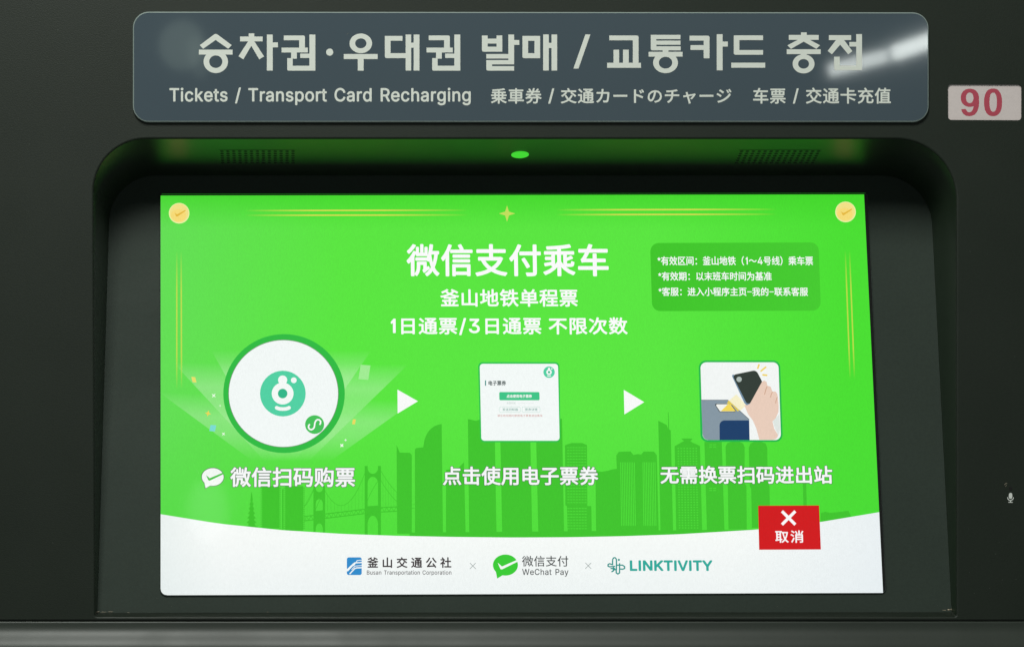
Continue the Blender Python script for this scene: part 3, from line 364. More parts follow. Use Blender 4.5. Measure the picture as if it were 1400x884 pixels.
# keep the cut below the opening: the panel ends 4 units under it
far[0].z = far[3].z = min(q.z for q in hole) - 1.5
def tess(loops):
    return tessellate_polygon([[Vector((q.x, q.z, 0)) for q in l] for l in loops])
lab = [FRONT.hit(*p) for p in round_poly([(1296, 115), (1396.8, 115.5), (1396.8, 164.5), (1296, 164)], 5, 6)]
V = far + hole + lab; F = []
for t in tess([far, hole, lab]):
    a, b_, c = (V[i] for i in t)
    if (b_ - a).cross(c - a).y > 0: t = (t[0], t[2], t[1])
    F.append(t)
n0 = len(V)
nl = len(lab); V += [v + Vector((0, 5, 0)) for v in lab]
F += [(n0 - nl + i, n0 - nl + (i + 1) % nl, n0 + (i + 1) % nl, n0 + i) for i in range(nl)]
n0 = len(V)
# side and top returns so the panel has thickness
V += [v + Vector((0, 140, 0)) for v in far]
F += [(0, 1, n0 + 1, n0), (1, 2, n0 + 2, n0 + 1), (2, 3, n0 + 3, n0 + 2)]
link('front_panel', V, F, M_BODY, ROOT)
V, F = [], []
for r in rings: V += r
n = len(outer)
for k in range(4):
    for i in range(n):
        j = (i + 1) % n; F.append((k * n + i, k * n + j, (k + 1) * n + j, (k + 1) * n + i))
inn = [BACK.hit(*q) for q in inner]
last = 4 * n; V += inn; b0 = 5 * n
for i in range(n):
    j = (i + 1) % n; F.append((last + i, last + j, b0 + j, b0 + i))
MI = [0] * (4 * n) + [0 if max(outer[i].y, outer[(i + 1) % n].y) > 838 and min(outer[i].y, outer[(i + 1) % n].y) > 838 else 1 for i in range(n)]
o = link('recess_surround', V, F, [M_BODY, M_RECESS], ROOT, smooth=True, midx=MI)
o.data.set_sharp_from_angle(angle=math.radians(40))
# ---- back panel round the display
ex_ = [BACK.ab(*q) for q in off(inner, sgn * 4)]
link('screen_surround', [BACK.at(q.x, q.y, -0.6) for q in ex_], [tuple(range(n))], M_BACK, ROOT)
# ---- thin lip along the bottom of the recess, worn on its edge
zl = min(q.z for q in hole)
def sweep(name, prof, x0, x1, mt, parent, seg=1):
    V, F = [], []
    for k in range(seg + 1):
        x = x0 + (x1 - x0) * k / seg
        V += [Vector((x, d, z)) for d, z in prof]
    m_ = len(prof)
    for k in range(seg):
        for i in range(m_ - 1):
            F.append((k * m_ + i, (k + 1) * m_ + i, (k + 1) * m_ + i + 1, k * m_ + i + 1))
    o = link(name, V, F, mt, parent, smooth=True); return o
prof = []
z0 = far[0].z
prof = [(0.0, z0 + 0.2), (4.0, z0 - 0.2), (4.0, z0 - 2.6), (0.6, z0 - 3.0)]
dd, zz = 0.0, z0 - 3.6
for k in range(25):
    prof.append((dd, zz)); t = k / 24
    ph = math.radians(29) * (math.sin(math.pi * t) ** 2.0) + math.radians(2)
    dd -= math.tan(ph) * 1.75; zz -= 1.75
prof += [(dd, zz - 60), (dd, zz - 110)]
M_BROW = plastic('highlight_lightened_steel', (0.027, 0.035, 0.027), 0.44, 0.12, spec=0.5)  # base lifted above the body steel: ledge highlight put into the colour
sweep('console_brow', prof, -1000, 1000, M_BROW, ROOT)

# ---- ceiling fittings of the recess
fc = FRONT.hit(700, 190); bc = BACK.hit(700, 240)
cdir = (bc - Vector((bc.x, 2.6, fc.z))); cdir.x = 0; cdir.normalize()
CEIL = Plane(Vector((0, 2.6, fc.z)), Vector((0, 1, 0)).cross(Vector((1, 0, 0))))
CEIL.n = Vector((1, 0, 0)).cross(cdir); 
if CEIL.n.z > 0: CEIL.n = -CEIL.n
CEIL.ey = cdir
def cab(x, y): return CEIL.ab(x, y)
# speaker: a thin plate drilled with rows of holes
def speaker(cx_img, cols, rows, px_, pw, w0):
    c0 = cab(cx_img, 207.5); V, F, MI = [], [], []
    a0 = c0.x - cols * px_ / 2; h = 0.3
    for i in range(cols):
        for j in range(rows):
            u0, v0 = a0 + i * px_, w0 + j * pw; uc, vc = u0 + px_ / 2, v0 + pw / 2
            sq = [(u0, v0), (uc, v0), (u0 + px_, v0), (u0 + px_, vc), (u0 + px_, v0 + pw), (uc, v0 + pw), (u0, v0 + pw), (u0, vc)]
            ring = [(uc + 2.7 * math.cos(math.radians(-135 + 45 * k)), vc + 2.9 * math.sin(math.radians(-135 + 45 * k))) for k in range(8)]
            b = len(V)
            V += [CEIL.at(*q, h) for q in sq] + [CEIL.at(*q, h) for q in ring] + [CEIL.at(*q, 0.12) for q in ring]
            for k in range(8):
                l = (k + 1) % 8
                F.append((b + k, b + l, b + 8 + l, b + 8 + k)); MI.append(0)
                F.append((b + 8 + k, b + 8 + l, b + 16 + l, b + 16 + k)); MI.append(1)
            F.append(tuple(b + 16 + k for k in range(8))); MI.append(1)
    o = link('speaker_grille', V, F, [M_RECESS, M_HOLE], ROOT, midx=MI)
    o['kind'] = 'stuff'
    return o
wv = cab(350, 205).y
g1 = speaker(352, 13, 6, 8.2, 8.4, wv)
g2 = speaker(1066, 14, 6, 8.2, 8.4, wv)
lc = cab(711, 211.3)
led = [(lc.x + 12.2 * math.cos(2 * math.pi * k / 32), lc.y + 12.2 * math.sin(2 * math.pi * k / 32)) for k in range(32)]
led2 = [(lc.x + 10.4 * math.cos(2 * math.pi * k / 32), lc.y + 10.4 * math.sin(2 * math.pi * k / 32)) for k in range(32)]
V = [CEIL.at(*q, 0.02) for q in led] + [CEIL.at(*q, 0.6) for q in led] + [CEIL.at(*q, 1.4) for q in led2]
F = [(i, (i + 1) % 32, 32 + (i + 1) % 32, 32 + i) for i in range(32)] + [(32 + i, 32 + (i + 1) % 32, 64 + (i + 1) % 32, 64 + i) for i in range(32)] + [tuple(range(64, 96))]
link('indicator_light', V, F, M_LED, ROOT)['label'] = 'small round green indicator light'

# ================================================================ sign plate
pl = round_poly([(181.5, 16), (1270, 17), (1270, 167), (181.5, 167)], [22, 22, 22, 22], 10)
V = []
for d, i_ in ((0.3, 0), (-4.4, 0), (-5.5, 0.5), (-6, 1.6)):
    V += [Vector((q.x, d, q.z)) for q in [FRONT.hit(*p) if 0 else SIGN.hit(*p) for p in off(pl, -sgn * i_)]]
n = len(pl); F = []; MI = []
for k in range(3):
    for i in range(n):
        j = (i + 1) % n; F.append((k * n + i, k * n + j, (k + 1) * n + j, (k + 1) * n + i)); MI.append(1)
F.append(tuple(3 * n + i for i in range(n))); MI.append(0)
sign = link('sign_plate', V, F, [M_SIGN, M_EDGE], ROOT, midx=MI); sign['label'] = 'grey blue acrylic sign plate with rounded corners'

def Z(ox, oy, f): return lambda x, y: (ox + x / f, oy + y / f)
A = Art(SIGN, 0.12); A.step = 0.004
def zr(z, x0, y0, x1, y1): A.poly([z(*q) for q in rect(x0, y0, x1, y1)])
def zp(z, pts): A.poly([z(*q) for q in pts])
def zo(z, cx, cy, r1, r0, k1=1.0, k0=1.0):
    A.poly([z(*q) for q in ell(cx, cy, r1, r1 * k1, 40)], holes=[[z(*q) for q in ell(cx, cy, r0, r0 * k0, 40)]])
def rp(z, pts, r): A.poly([z(*q) for q in round_poly(pts, r, 4)])
z = Z(262, 36, 7)
# seung
zp(z, [(78, 182), (215, 80), (231, 74), (247, 80), (384, 182), (350, 217), (230, 133), (110, 217)])
zr(z, 69, 225, 392, 272); zo(z, 231, 340, 117, 63, 0.93, 0.95)
# cha
zr(z, 546, 70, 600, 101); zr(z, 464, 100, 680, 146)
zp(z, [(541, 146), (600, 146), (693, 290), (647, 318), (571, 188), (495, 318), (448, 288)])
zr(z, 720, 81, 776, 425); zr(z, 776, 156, 826, 203)
def gwon(z, dx):
    def q(x, y): return z(x + dx, y)
    A.poly([q(*p) for p in round_poly([(882, 90), (1084, 90), (1084, 206), (1029, 206), (1029, 135), (882, 135)], [0, 14, 0, 0, 0, 0], 4)])
    A.poly([q(*p) for p in rect(861, 206, 1112, 252)])
    A.poly([q(*p) for p in rect(952, 252, 1007, 311)])
    A.poly([q(*p) for p in round_poly([(915, 306), (967, 306), (967, 379), (1127, 379), (1127, 81), (1184, 81), (1184, 426), (915, 426)], [0, 0, 0, 0, 0, 0, 0, 14], 4)])
    A.poly([q(*p) for p in rect(1039, 263, 1127, 305)])
gwon(z, 0)
A.poly([z(*q) for q in ell(1321, 249, 34)])
z = Z(450, 36, 7)
zo(z, 303, 165, 108, 54, 0.87, 0.88); zr(z, 140, 267, 464, 315); zr(z, 274, 315, 330, 426)
A.poly([z(*q) for q in round_poly([(533, 94), (702, 94), (702, 140), (588, 140), (588, 259), (732, 259), (732, 306), (533, 306)], [0, 0, 0, 0, 0, 0, 0, 16], 4)])
zr(z, 732, 81, 785, 425); zr(z, 785, 158, 809, 207); zr(z, 809, 81, 864, 425)
gwon(z, 71)
z = Z(640, 36, 7)
# bal
A.poly([z(*q) for q in round_poly([(132, 90), (187, 90), (187, 120), (272, 120), (272, 90), (327, 90), (327, 245), (132, 245)], [0, 0, 0, 0, 0, 0, 0, 16], 4)],
       holes=[[z(*q) for q in rect(187, 167, 272, 197)]])
zr(z, 385, 81, 440, 366); zr(z, 440, 133, 490, 180)
zr(z, 174, 267, 385, 310)
A.poly([z(*q) for q in round_poly([(174, 325), (385, 325), (385, 366), (230, 366), (230, 383), (440, 383), (440, 426), (174, 426)], [0, 0, 0, 0, 0, 0, 0, 16], 4)])
# mae
A.poly([z(*q) for q in round_poly([(520, 94), (689, 94), (689, 307), (520, 307)], [4, 0, 0, 16], 4)], holes=[[z(*q) for q in rect(574, 141, 635, 259)]])
zr(z, 718, 80, 772, 425); zr(z, 772, 160, 798, 210); zr(z, 798, 80, 852, 425)
zp(z, [(1122, 80), (1170, 80), (1056, 406), (1008, 406)])
z = Z(820, 36, 7)
# gyo
A.poly([z(*q) for q in round_poly([(91, 90), (371, 90), (371, 351), (316, 351), (316, 136), (91, 136)], [0, 16, 0, 0, 0, 0], 4)])
zr(z, 131, 226, 185, 351); zr(z, 222, 226, 277, 351); zr(z, 70, 351, 394, 399)
# tong
A.poly([z(*q) for q in round_poly([(488, 84), (772, 84), (772, 125), (541, 125), (541, 139), (772, 139), (772, 179), (541, 179), (541, 193), (774, 193), (774, 232), (488, 232)], [0] * 11 + [14], 4)])
zr(z, 601, 232, 657, 246); zr(z, 467, 246, 792, 292); zo(z, 629, 350, 119, 64, 0.84, 0.88)
# ka
A.poly([z(*q) for q in round_poly([(859, 92), (1050, 92), (1050, 308), (994, 308), (994, 228), (868, 228), (868, 182), (994, 182), (994, 139), (859, 139)], [0, 16] + [0] * 8, 4)])
zr(z, 1119, 78, 1175, 423); zr(z, 1175, 148, 1225, 196)
z = Z(1000, 36, 7)
# deu
A.poly([z(*q) for q in round_poly([(22, 89), (302, 89), (302, 134), (76, 134), (76, 229), (302, 229), (302, 274), (22, 274)], [0] * 7 + [16], 4)])
zr(z, 0 - 0, 350, 323, 398); zr(z, -2, 350, 0, 398); A.poly([z(*q) for q in rect(0, 350, 2, 398)])
A.poly([Z(820, 36, 7)(*q) for q in rect(1259, 350, 1262, 398)])
# chung
zr(z, 665, 60, 720, 86); zr(z, 549, 85, 835, 132)
zp(z, [(634, 132), (752, 132), (848, 184), (812, 218), (691, 149), (570, 218), (535, 184)])
zr(z, 529, 222, 854, 268); zr(z, 662, 268, 720, 282); zo(z, 690, 361, 105, 52, 0.87, 0.88)
# jeon
zr(z, 932, 87, 1145, 134)
zp(z, [(1000, 134), (1078, 134), (1157, 240), (1117, 270), (1040, 178), (961, 270), (920, 238)])
zr(z, 1128, 152, 1194, 196); zr(z, 1194, 77, 1249, 377)
A.poly([z(*q) for q in round_poly([(982, 293), (1036, 293), (1036, 377), (1249, 377), (1249, 421), (982, 421)], [0, 0, 0, 0, 0, 14], 4)])
A.build('korean_lettering', sign, M_PAINT)
# the left end of the last stroke of deu reaches to x = 1000
def T(plane, name, parent, mt, items, layer=0.12, label=None):
    a = Art(plane, layer)
    for it in items:
        kw = it[6] if len(it) > 6 else {}
        a.text(it[0], *it[1:5], it[5], **kw)
    return a.build(name, parent, mt, label)
W3 = (255, 255, 255)
T(SIGN, 'english_lettering', sign, M_PAINT, [('Tickets / Transport Card Recharging', 231.6, 119.8, 643.6, 144.2, W3, dict(bold=0.5, track=0.018))])
T(SIGN, 'japanese_lettering', sign, M_PAINT, [('乗車券', 671, 120.6, 740.6, 142, W3, dict(bold=0.42, track=0.03)), ('/', 749.5, 121, 757.8, 142, W3, dict(bold=0.5)),
  ('交通カードのチャージ', 766.6, 120.6, 1000, 142, W3, dict(bold=0.42, track=0.02))])
T(SIGN, 'chinese_lettering', sign, M_PAINT, [('车票', 1029.6, 120.4, 1074, 142, W3, dict(bold=0.42, track=0.03)), ('/', 1084, 121, 1092, 142, W3, dict(bold=0.5)),
  ('交通卡充值', 1101.6, 120, 1218, 142, W3, dict(bold=0.42, track=0.02))])

# ================================================================ number plate
LP = Plane((0, 2.6, 0), (0, -1, 0))
lb = [Vector((q.x, 2.6, q.z)) for q in lab]; lc_ = sum(lb, Vector()) / len(lb)
lb = [lc_ + (q - lc_) * 1.02 for q in lb]; n = len(lb)
nump = link('number_plate', lb + [q + Vector((0, 1.6, 0)) for q in lb], [tuple(range(n))] + [(i, (i + 1) % n, n + (i + 1) % n, n + i) for i in range(n)], M_LABEL, ROOT)
nump['label'] = 'small pinkish white number label with red 90'
NP = Plane((0, 2.6, 0), (0, -1, 0))
A = Art(NP, 0.12); A.step = 0.004
z = Z(1280, 100, 11.05)
zo_ = lambda cx, cy, rx, ry, hx, hy: A.poly([z(*q) for q in ell(cx, cy, rx, ry, 40)], holes=[[z(*q) for q in ell(cx, cy, hx, hy, 32)]])
def sup(cx, cy, rx, ry, e=2.4, n=48):
    P = []
    for k in range(n):
        t = 2 * math.pi * k / n; c, s = math.cos(t), math.sin(t)
        P.append((cx + rx * math.copysign(abs(c) ** (2 / e), c), cy + ry * math.copysign(abs(s) ** (2 / e), s)))
    return P
A.poly([z(*q) for q in sup(858, 443, 136, 208)], holes=[[z(*q) for q in sup(860, 440, 56, 144)]])
A.poly([z(*q) for q in sup(508, 374, 137, 137, 2.15)], holes=[[z(*q) for q in sup(506, 375, 56, 80, 2.15)]])
# tail of the nine
tail_o = [(645, 400), (648, 450), (642, 510), (622, 575), (585, 625), (540, 646), (495, 651), (450, 645), (412, 620), (388, 585), (376, 548), (448, 543), (462, 575), (480, 590), (500, 593), (525, 586), (548, 558), (562, 515), (566, 480), (568, 440), (560, 400)]
A.poly([z(*q) for q in tail_o])
A.build('numerals', nump, M_RED)

# ================================================================ microphone
mh = FRONT.hit(1381.5, 667.6)
V = [mh + Vector((2.3 * math.cos(k * math.pi / 8), -0.4, 2.3 * math.sin(k * math.pi / 8))) for k in range(16)] + [mh + Vector((2.3 * math.cos(k * math.pi / 8), 0.2, 2.3 * math.sin(k * math.pi / 8))) for k in range(16)]
link('microphone_hole', V, [tuple(range(15, -1, -1))] + [(k, (k + 1) % 16, 16 + (k + 1) % 16, 16 + k) for k in range(16)], M_HOLE, ROOT)
A = Art(FRONT, 0.15); A.step = 0.01
A.poly(round_poly([(1379.2, 673.3), (1383.9, 673.3), (1383.9, 681.3), (1379.2, 681.3)], 2.3, 5))
A.many(stroke(ell(1381.5, 679.2, 4.0, 4.4, 12, 0, 180), 1.1)); A.poly(rect(1381, 683, 1382.1, 686)); A.poly(rect(1378.7, 685.6, 1384.4, 686.6))
A.build('microphone_icon', ROOT, M_MIC)
# scuffs
A = Art(FRONT, 0.12)
A.many(stroke([(1373, 662.3), (1375, 660.6), (1377, 660.2)], 0.7)); A.many(stroke([(1374.5, 664.4), (1376.3, 662.6)], 0.5))
A.build('scratch', ROOT, M_WORN)

# ================================================================ display
rim = [SCREEN.ab(*q) for q in round_poly([(218.2, 264.2), (1187, 263), (1212.5, 811), (218.2, 814.5)], [4, 5, 8, 9], 5)]
n = len(rim); V = []
for h, s_ in ((-2.3, 0), (-1.2, 0), (-0.4, 0.4), (-0.15, 1.2)):
    c = Vector((sum(q.x for q in rim) / n, sum(q.y for q in rim) / n))
    V += [SCREEN.at(q.x - math.copysign(s_, q.x - c.x), q.y - math.copysign(s_, q.y - c.y), h) for q in rim]
F = [(k * n + i, k * n + (i + 1) % n, (k + 1) * n + (i + 1) % n, (k + 1) * n + i) for k in range(3) for i in range(n)]
F.append(tuple(3 * n + i for i in range(n)))
DISP = link('display', V, F, [M_BLACK, M_RIM], ROOT, smooth=False, midx=[0] * n + [1] * (2 * n) + [0]); DISP['label'] = 'wide glowing green touch display'

# picture area as a fine grid for drifting colours and painted left glare
TL, TR, BR, BL = (219.6, 267.4), (1181.3, 265.8), (1207.3, 809.8), (219.6, 813)
def curve_y(x):
    P = [(219, 702.3), (299, 715.2), (386, 724.2), (470, 729.4), (542, 731.9), (620, 733.4), (700, 734.2), (780, 733.8), (850, 732.4), (924, 729.9), (1036, 723.3), (1120, 713.2), (1201, 699.8), (1215, 697)]
    for (a, b), (c, d) in zip(P, P[1:]):
        if x <= c: 
            t = (x - a) / (c - a); return b + (d - b) * t
    return P[-1][1]
def mix(a, b, t): t = max(0, min(1, t)); return tuple(x + (y - x) * t for x, y in zip(a, b))
def green(x, y):
    g0 = (92, 233, 66)
    c = g0
    c = mix(c, (104, 224, 92), max(0, (470 - x) / 260) * 0.85)  # paler left: reflected haze painted into the emission colour
    c = mix(c, (76, 226, 52), max(0, (x - 900) / 260))
    c = mix(c, (66, 216, 42), max(0, (310 - y) / 45) * 0.8)
    c = mix(c, (76, 218, 58), max(0, (y - 560) / 170) * 0.5)
    return c
NX, NY = 60, 40
def grid_art(name, ytop, ybot, colf, layer, nx=NX, ny=NY, corners=(0, 0)):
    V, F, Cc = [], [], []
    for j in range(ny + 1):
        for i in range(nx + 1):
            s_ = i / nx; yt, yb = ytop(s_), ybot(s_); y = yt + (yb - yt) * j / ny
            v = (y - 266) / (811 - 266)
            xl = TL[0] + (BL[0] - TL[0]) * v; xr = TR[0] + (BR[0] - TR[0]) * v
            x = xl + (xr - xl) * s_
            q = SCREEN.ab(x, y); V.append(SCREEN.at(q.x, q.y, layer)); Cc.append(rgb(colf(x, y)))
    for j in range(ny):
        for i in range(nx):
            a = j * (nx + 1) + i; F.append((a, a + nx + 1, a + nx + 2, a + 1))
    return link(name, V, F, M_INK, DISP, cols=Cc)
def xs(s_): return 219.6 + (1195 - 219.6) * s_
def corner_top(s_):
    x = xs(s_) - 219.6; t = TL[1] + (TR[1] - TL[1]) * s_
    return t
grid_art('green_backdrop', corner_top, lambda s_: curve_y(219.6 + s_ * (1201 - 219.6)) + 2, green, 0.10)
def white(x, y):
    c = mix((250, 254, 251), (242, 248, 247), (y - 735) / 75)
    c = mix(c, (228, 238, 236), max(0, (300 - x) / 90) * 0.6)
    return mix(c, (232, 240, 244), max(0, (x - 1000) / 200) * 0.7)
def bot(s_):
    x = s_ * (1207 - 219.6); yb = BL[1] + (BR[1] - BL[1]) * s_; r = 9
    return yb - (r - math.sqrt(max(0, r * r - (r - x) ** 2)) if x < r else 0)
# nonuniform columns near the rounded corner
_g = grid_art
white_o = None
V, F, Cc = [], [], []
cols_s = [0, .0008, .002, .0035, .0055, .0095] + [0.0095 + (1 - 0.0095) * k / 50 for k in range(1, 51)]
for s_ in cols_s:
    for j in range(9):
        xm = 219.6 + s_ * (1202 - 219.6); yt = curve_y(xm); yb = bot(s_); y = yt + (yb - yt) * j / 8
        v = (y - 266) / (811 - 266); xr = TR[0] + (BR[0] - TR[0]) * v; x = TL[0] + (xr - TL[0]) * s_
        q = SCREEN.ab(x, y); V.append(SCREEN.at(q.x, q.y, 0.2)); Cc.append(rgb(white(x, y)))
for i in range(len(cols_s) - 1):
    for j in range(8):
        a = i * 9 + j; F.append((a, a + 1, a + 10, a + 9))
link('white_footer', V, F, M_INK, DISP, cols=Cc)

# ---- skyline picture
DG = (67, 199, 48); LG = (84, 226, 62)
S = Art(SCREEN, 0.16)
S.step = 0
S.poly([(560, 727.5), (1195, 722)] + [(1195 - k * 635 / 20, curve_y(1195 - k * 635 / 20) + 0.5) for k in range(21)], DG)
def b(*pts): S.poly(pts, DG)
# pagoda
for k in range(8):
    t = k / 7; wdt = 2.0 + 7.2 * t; y = 680 + 6.2 * k
    b((344 - wdt * .55, y), (344 + wdt * .55, y), (344 + wdt, y + 3.4), (344 + wdt * .6, y + 3.4), (344 + wdt * .6, y + 6.4), (344 - wdt * .6, y + 6.4), (344 - wdt * .6, y + 3.4), (344 - wdt, y + 3.4))
b((343.6, 672.5), (344.4, 672.5), (345.4, 681), (342.6, 681)); b((337, 719), (353, 719), (353, 724), (337, 724))
# twin towers
for x0, x1, bt in ((358.5, 382, 722), (390, 414.5, 725)):
    b((x0, 664), (x1, 664), (x1, bt), (x0, bt))
    for k in range(20):
        y = 666 + k * 2.9
        S.poly(rect(x0 - 2.2, y, x0, y + 1.3), DG); S.poly(rect(x1, y, x1 + 2.2, y + 1.3), DG)
b((385.6, 668), (387.6, 668), (387.6, 724), (385.6, 724))
# suspension bridge
def tower(x0, x1, yt, yb, wd, dk):
    m_ = (x0 + x1) / 2
    b((x0, yt), (x0 + wd, yt), (x0 + wd, yb), (x0, yb)); b((x1 - wd, yt), (x1, yt), (x1, yb), (x1 - wd, yb))
    h = (x1 - x0) / 2 - wd
    # arched cross beams
    top = [(x0 + wd, yt + 2)] + [(m_ + h * math.cos(math.radians(180 - a)), yt + 3 + h * 1.1 * math.sin(math.radians(a))) for a in range(0, 181, 20)] + [(x1 - wd, yt + 2)]
    S.poly([(x0 + wd, yt + 3)] + top[1:-1] + [(x1 - wd, yt + 3), (x1 - wd, yt + 24)] + [(m_ + h * math.cos(math.radians(a)), yt + 24 - h * 1.3 * math.sin(math.radians(a))) for a in range(10, 171, 16)] + [(x0 + wd, yt + 24)], DG)
    S.poly([(x0 + wd, dk - 3), (x1 - wd, dk - 4), (x1 - wd, dk + 22)] + [(m_ + h * math.cos(math.radians(a)), dk + 22 - h * 1.7 * math.sin(math.radians(a))) for a in range(10, 171, 16)] + [(x0 + wd, dk + 22)], DG)
tower(428.5, 444.5, 664, 727.5, 3.2, 701); tower(498.6, 520.8, 636.5, 731, 4.0, 694.5)
def deck(xa, ya, xb, yb):
    S.many(stroke([(xa, ya), (xb, yb)], 1.3), DG); S.many(stroke([(xa, ya + 6), (xb, yb + 6)], 1.3), DG)
    k = int((xb - xa) / 3); 
    for i in range(k):
        u = xa + (xb - xa) * i / k; v = xa + (xb - xa) * (i + 1) / k; yu = ya + (yb - ya) * i / k; yv = ya + (yb - ya) * (i + 1) / k
        S.many(stroke([(u, yu), (v, yv + 6)] if i % 2 else [(u, yu + 6), (v, yv)], 0.7), DG)
deck(416, 705.5, 499, 695.5); deck(519, 693.5, 548, 692)
def cable(p, q, sag, hang=None):
    P = []
    for k in range(13):
        t = k / 12; P.append((p[0] + (q[0] - p[0]) * t, p[1] + (q[1] - p[1]) * t + sag * 4 * t * (1 - t)))
    S.many(stroke(P, 0.65), DG)
    if hang:
        for k in range(1, 12): S.many(stroke([P[k], (P[k][0], hang)], 0.28), DG)
cable((500, 643), (443, 668), 34, 698); cable((520, 642), (564, 684), 9, 692); cable((520, 655), (564, 694), 10); cable((429, 668), (416, 692), 3)
cable((500, 690), (519, 655), -4); cable((430, 700), (443, 675), -3)
S.many(stroke([(416, 692), (429, 668)], 0.5), DG); S.many(stroke([(560, 690), (567, 689)], 0.6), DG); S.many(stroke([(560, 695), (567, 694)], 0.6), DG)
# towers, left to right
b((542.2, 608), (546.5, 618.2), (560.5, 618.6), (563, 621.5), (563, 729), (543, 729))
b((567.4, 729), (567.2, 614), (569.5, 612), (578.6, 611), *[(604.2 - 25 * math.cos(math.radians(a)), 610 - 30.5 * math.sin(math.radians(a))) for a in range(6, 90, 12)], (603.8, 579.3), (605.6, 729))
b((609.7, 729), (609.7, 642), (627, 639), (634.3, 631.3), (636.6, 729))
b((639.7, 572.4), (650.9, 574.9), (661, 571), (680, 571), (680, 600), (676.6, 602), (678.8, 729), (641.5, 729))
b((684, 598), (725, 598), (727.6, 729), (686.6, 729))
b((733, 598), (760, 598), (766, 572), (768.4, 572), (771.2, 729), (736, 729))
b((772.4, 608.5), (776, 606.8), (782, 605.2), (796, 605.2), (802.5, 608), (803.2, 727), (776, 727), (775, 691.5), (773, 690))
b((803, 691.2), (808.4, 691.2), (809, 727), (803, 727))
b((814, 643), (822, 644.5), (831, 643), (838, 641), (846.5, 640), (848, 728), (815, 728))
b((842.6, 622), (846, 617.2), (862, 616.6), (866, 621.5), (872, 620.2), (876.5, 621), (880, 616.8), (894, 616.8), (898, 622), (900.5, 727), (846, 727))
b((900, 574.8), (911.6, 580.6), (913.6, 586), (917, 588), (920.2, 726), (903, 726)); b((913.2, 563), (914, 563), (914.9, 587), (913.6, 587))
b((922.3, 609.5), (932, 604), (935, 602.5), (932, 600), (932, 599), (946.4, 599), (946.4, 600), (943.8, 603), (957, 609.3), (960, 725), (924.5, 725))
b((963, 603.5), (986.8, 603.5), (990.5, 724), (966.5, 724))
b((992, 610), (994, 605.5), (999, 603.5), (1011, 603.5), (1016, 606), (1018, 611), (1018, 660), (1020.5, 664), (1021, 723), (996, 723), (995, 664), (993, 660))
b((1023.6, 612), (1026, 606), (1031, 603.5), (1041, 603.5), (1047, 606), (1049, 612), (1049.6, 660), (1052, 664), (1053, 721), (1028, 721), (1027, 668), (1025, 664))
b((1097.5, 660), (1102.2, 660), (1103, 692), (1098.5, 692)); b((1122, 701), (1128, 699), (1135, 700.5), (1150, 699), (1160, 697.5), (1164, 706.5), (1122, 714))
b((1096, 655), (1104, 655), (1103, 660), (1097, 660))
# windows
S2 = Art(SCREEN, 0.19)
for j in range(29):
    y = 611 + j * 3.95
    for i in range(7):
        if j in (20,): continue
        x = 775 + i * 3.9 + j * 0.03; S2.poly(rect(x, y, x + 3.0, y + 1.0), LG)
for (xa, n_) in ((848, 9), (878.5, 8)):
    for i in range(n_):
        x = xa + i * 2.35; S2.poly([(x, 631.5), (x + 1.0, 631.5), (x + 2.3, 718), (x + 1.3, 718)], LG)
for j in range(32):
    y = 612 + j * 3.5
    for i in range(7):
        x = 926.2 + i * 4.1 + j * 0.06; S2.poly(rect(x, y, x + 2.1, y + 1.2), LG)
for y in (607, 610, 666.5, 669.5):
    for x in (969.5, 975): S2.poly(rect(x, y, x + 4, y + 1), LG)
sky = S.build('skyline_picture', DISP); S2.build('skyline_windows', DISP)['kind'] = 'stuff'

# ---- gold fading lines, star and coins
GD = (214, 222, 84)
A = Art(SCREEN, 0.24)
def fade_h(x0, x1, y0, y1, w_):
    xm0, xm1 = x0 + (x1 - x0) * .3, x0 + (x1 - x0) * .62
    for a, c_, pa, pc in ((x0, xm0, 0, .95), (xm0, xm1, .95, .95), (xm1, x1, .95, 0)):
        ya = y0 + (y1 - y0) * (a - x0) / (x1 - x0); yc = y0 + (y1 - y0) * (c_ - x0) / (x1 - x0)
        A.quad_grad([(a, ya - w_ / 2), (c_, yc - w_ / 2), (c_, yc + w_ / 2), (a, ya + w_ / 2)], [GD + (pa,), GD + (pc,), GD + (pc,), GD + (pa,)])
def fade_v(y0, y1, x0, x1, w_):
    ym0, ym1 = y0 + (y1 - y0) * .3, y0 + (y1 - y0) * .75
    for a, c_, pa, pc in ((y0, ym0, 0, .7), (ym0, ym1, .7, .7), (ym1, y1, .7, 0)):
        xa = x0 + (x1 - x0) * (a - y0) / (y1 - y0); xc = x0 + (x1 - x0) * (c_ - y0) / (y1 - y0)
        A.quad_grad([(xa - w_ / 2, a), (xa + w_ / 2, a), (xc + w_ / 2, c_), (xc - w_ / 2, c_)], [GD + (pa,), GD + (pa,), GD + (pc,), GD + (pc,)])
A = Art(SCREEN, 0.24); fade_h(335, 640, 288, 287.4, 2.1); A.build('gold_border_line', DISP, M_GLOW)
A = Art(SCREEN, 0.24); fade_h(335, 640, 294.4, 293.9, 2.1); A.build('gold_border_line', DISP, M_GLOW)
A = Art(SCREEN, 0.24); fade_h(760, 1062, 287, 286.3, 2.1); A.build('gold_border_line', DISP, M_GLOW)
A = Art(SCREEN, 0.24); fade_h(760, 1062, 293.6, 292.9, 2.1); A.build('gold_border_line', DISP, M_GLOW)
A = Art(SCREEN, 0.24); fade_v(343, 532, 241.7, 241.7, 1.9); A.build('gold_border_line', DISP, M_GLOW)
A = Art(SCREEN, 0.24); fade_v(343, 532, 247.7, 248.2, 1.9); A.build('gold_border_line', DISP, M_GLOW)
A = Art(SCREEN, 0.24); fade_v(342, 518, 1155.6, 1162.2, 1.9); A.build('gold_border_line', DISP, M_GLOW)
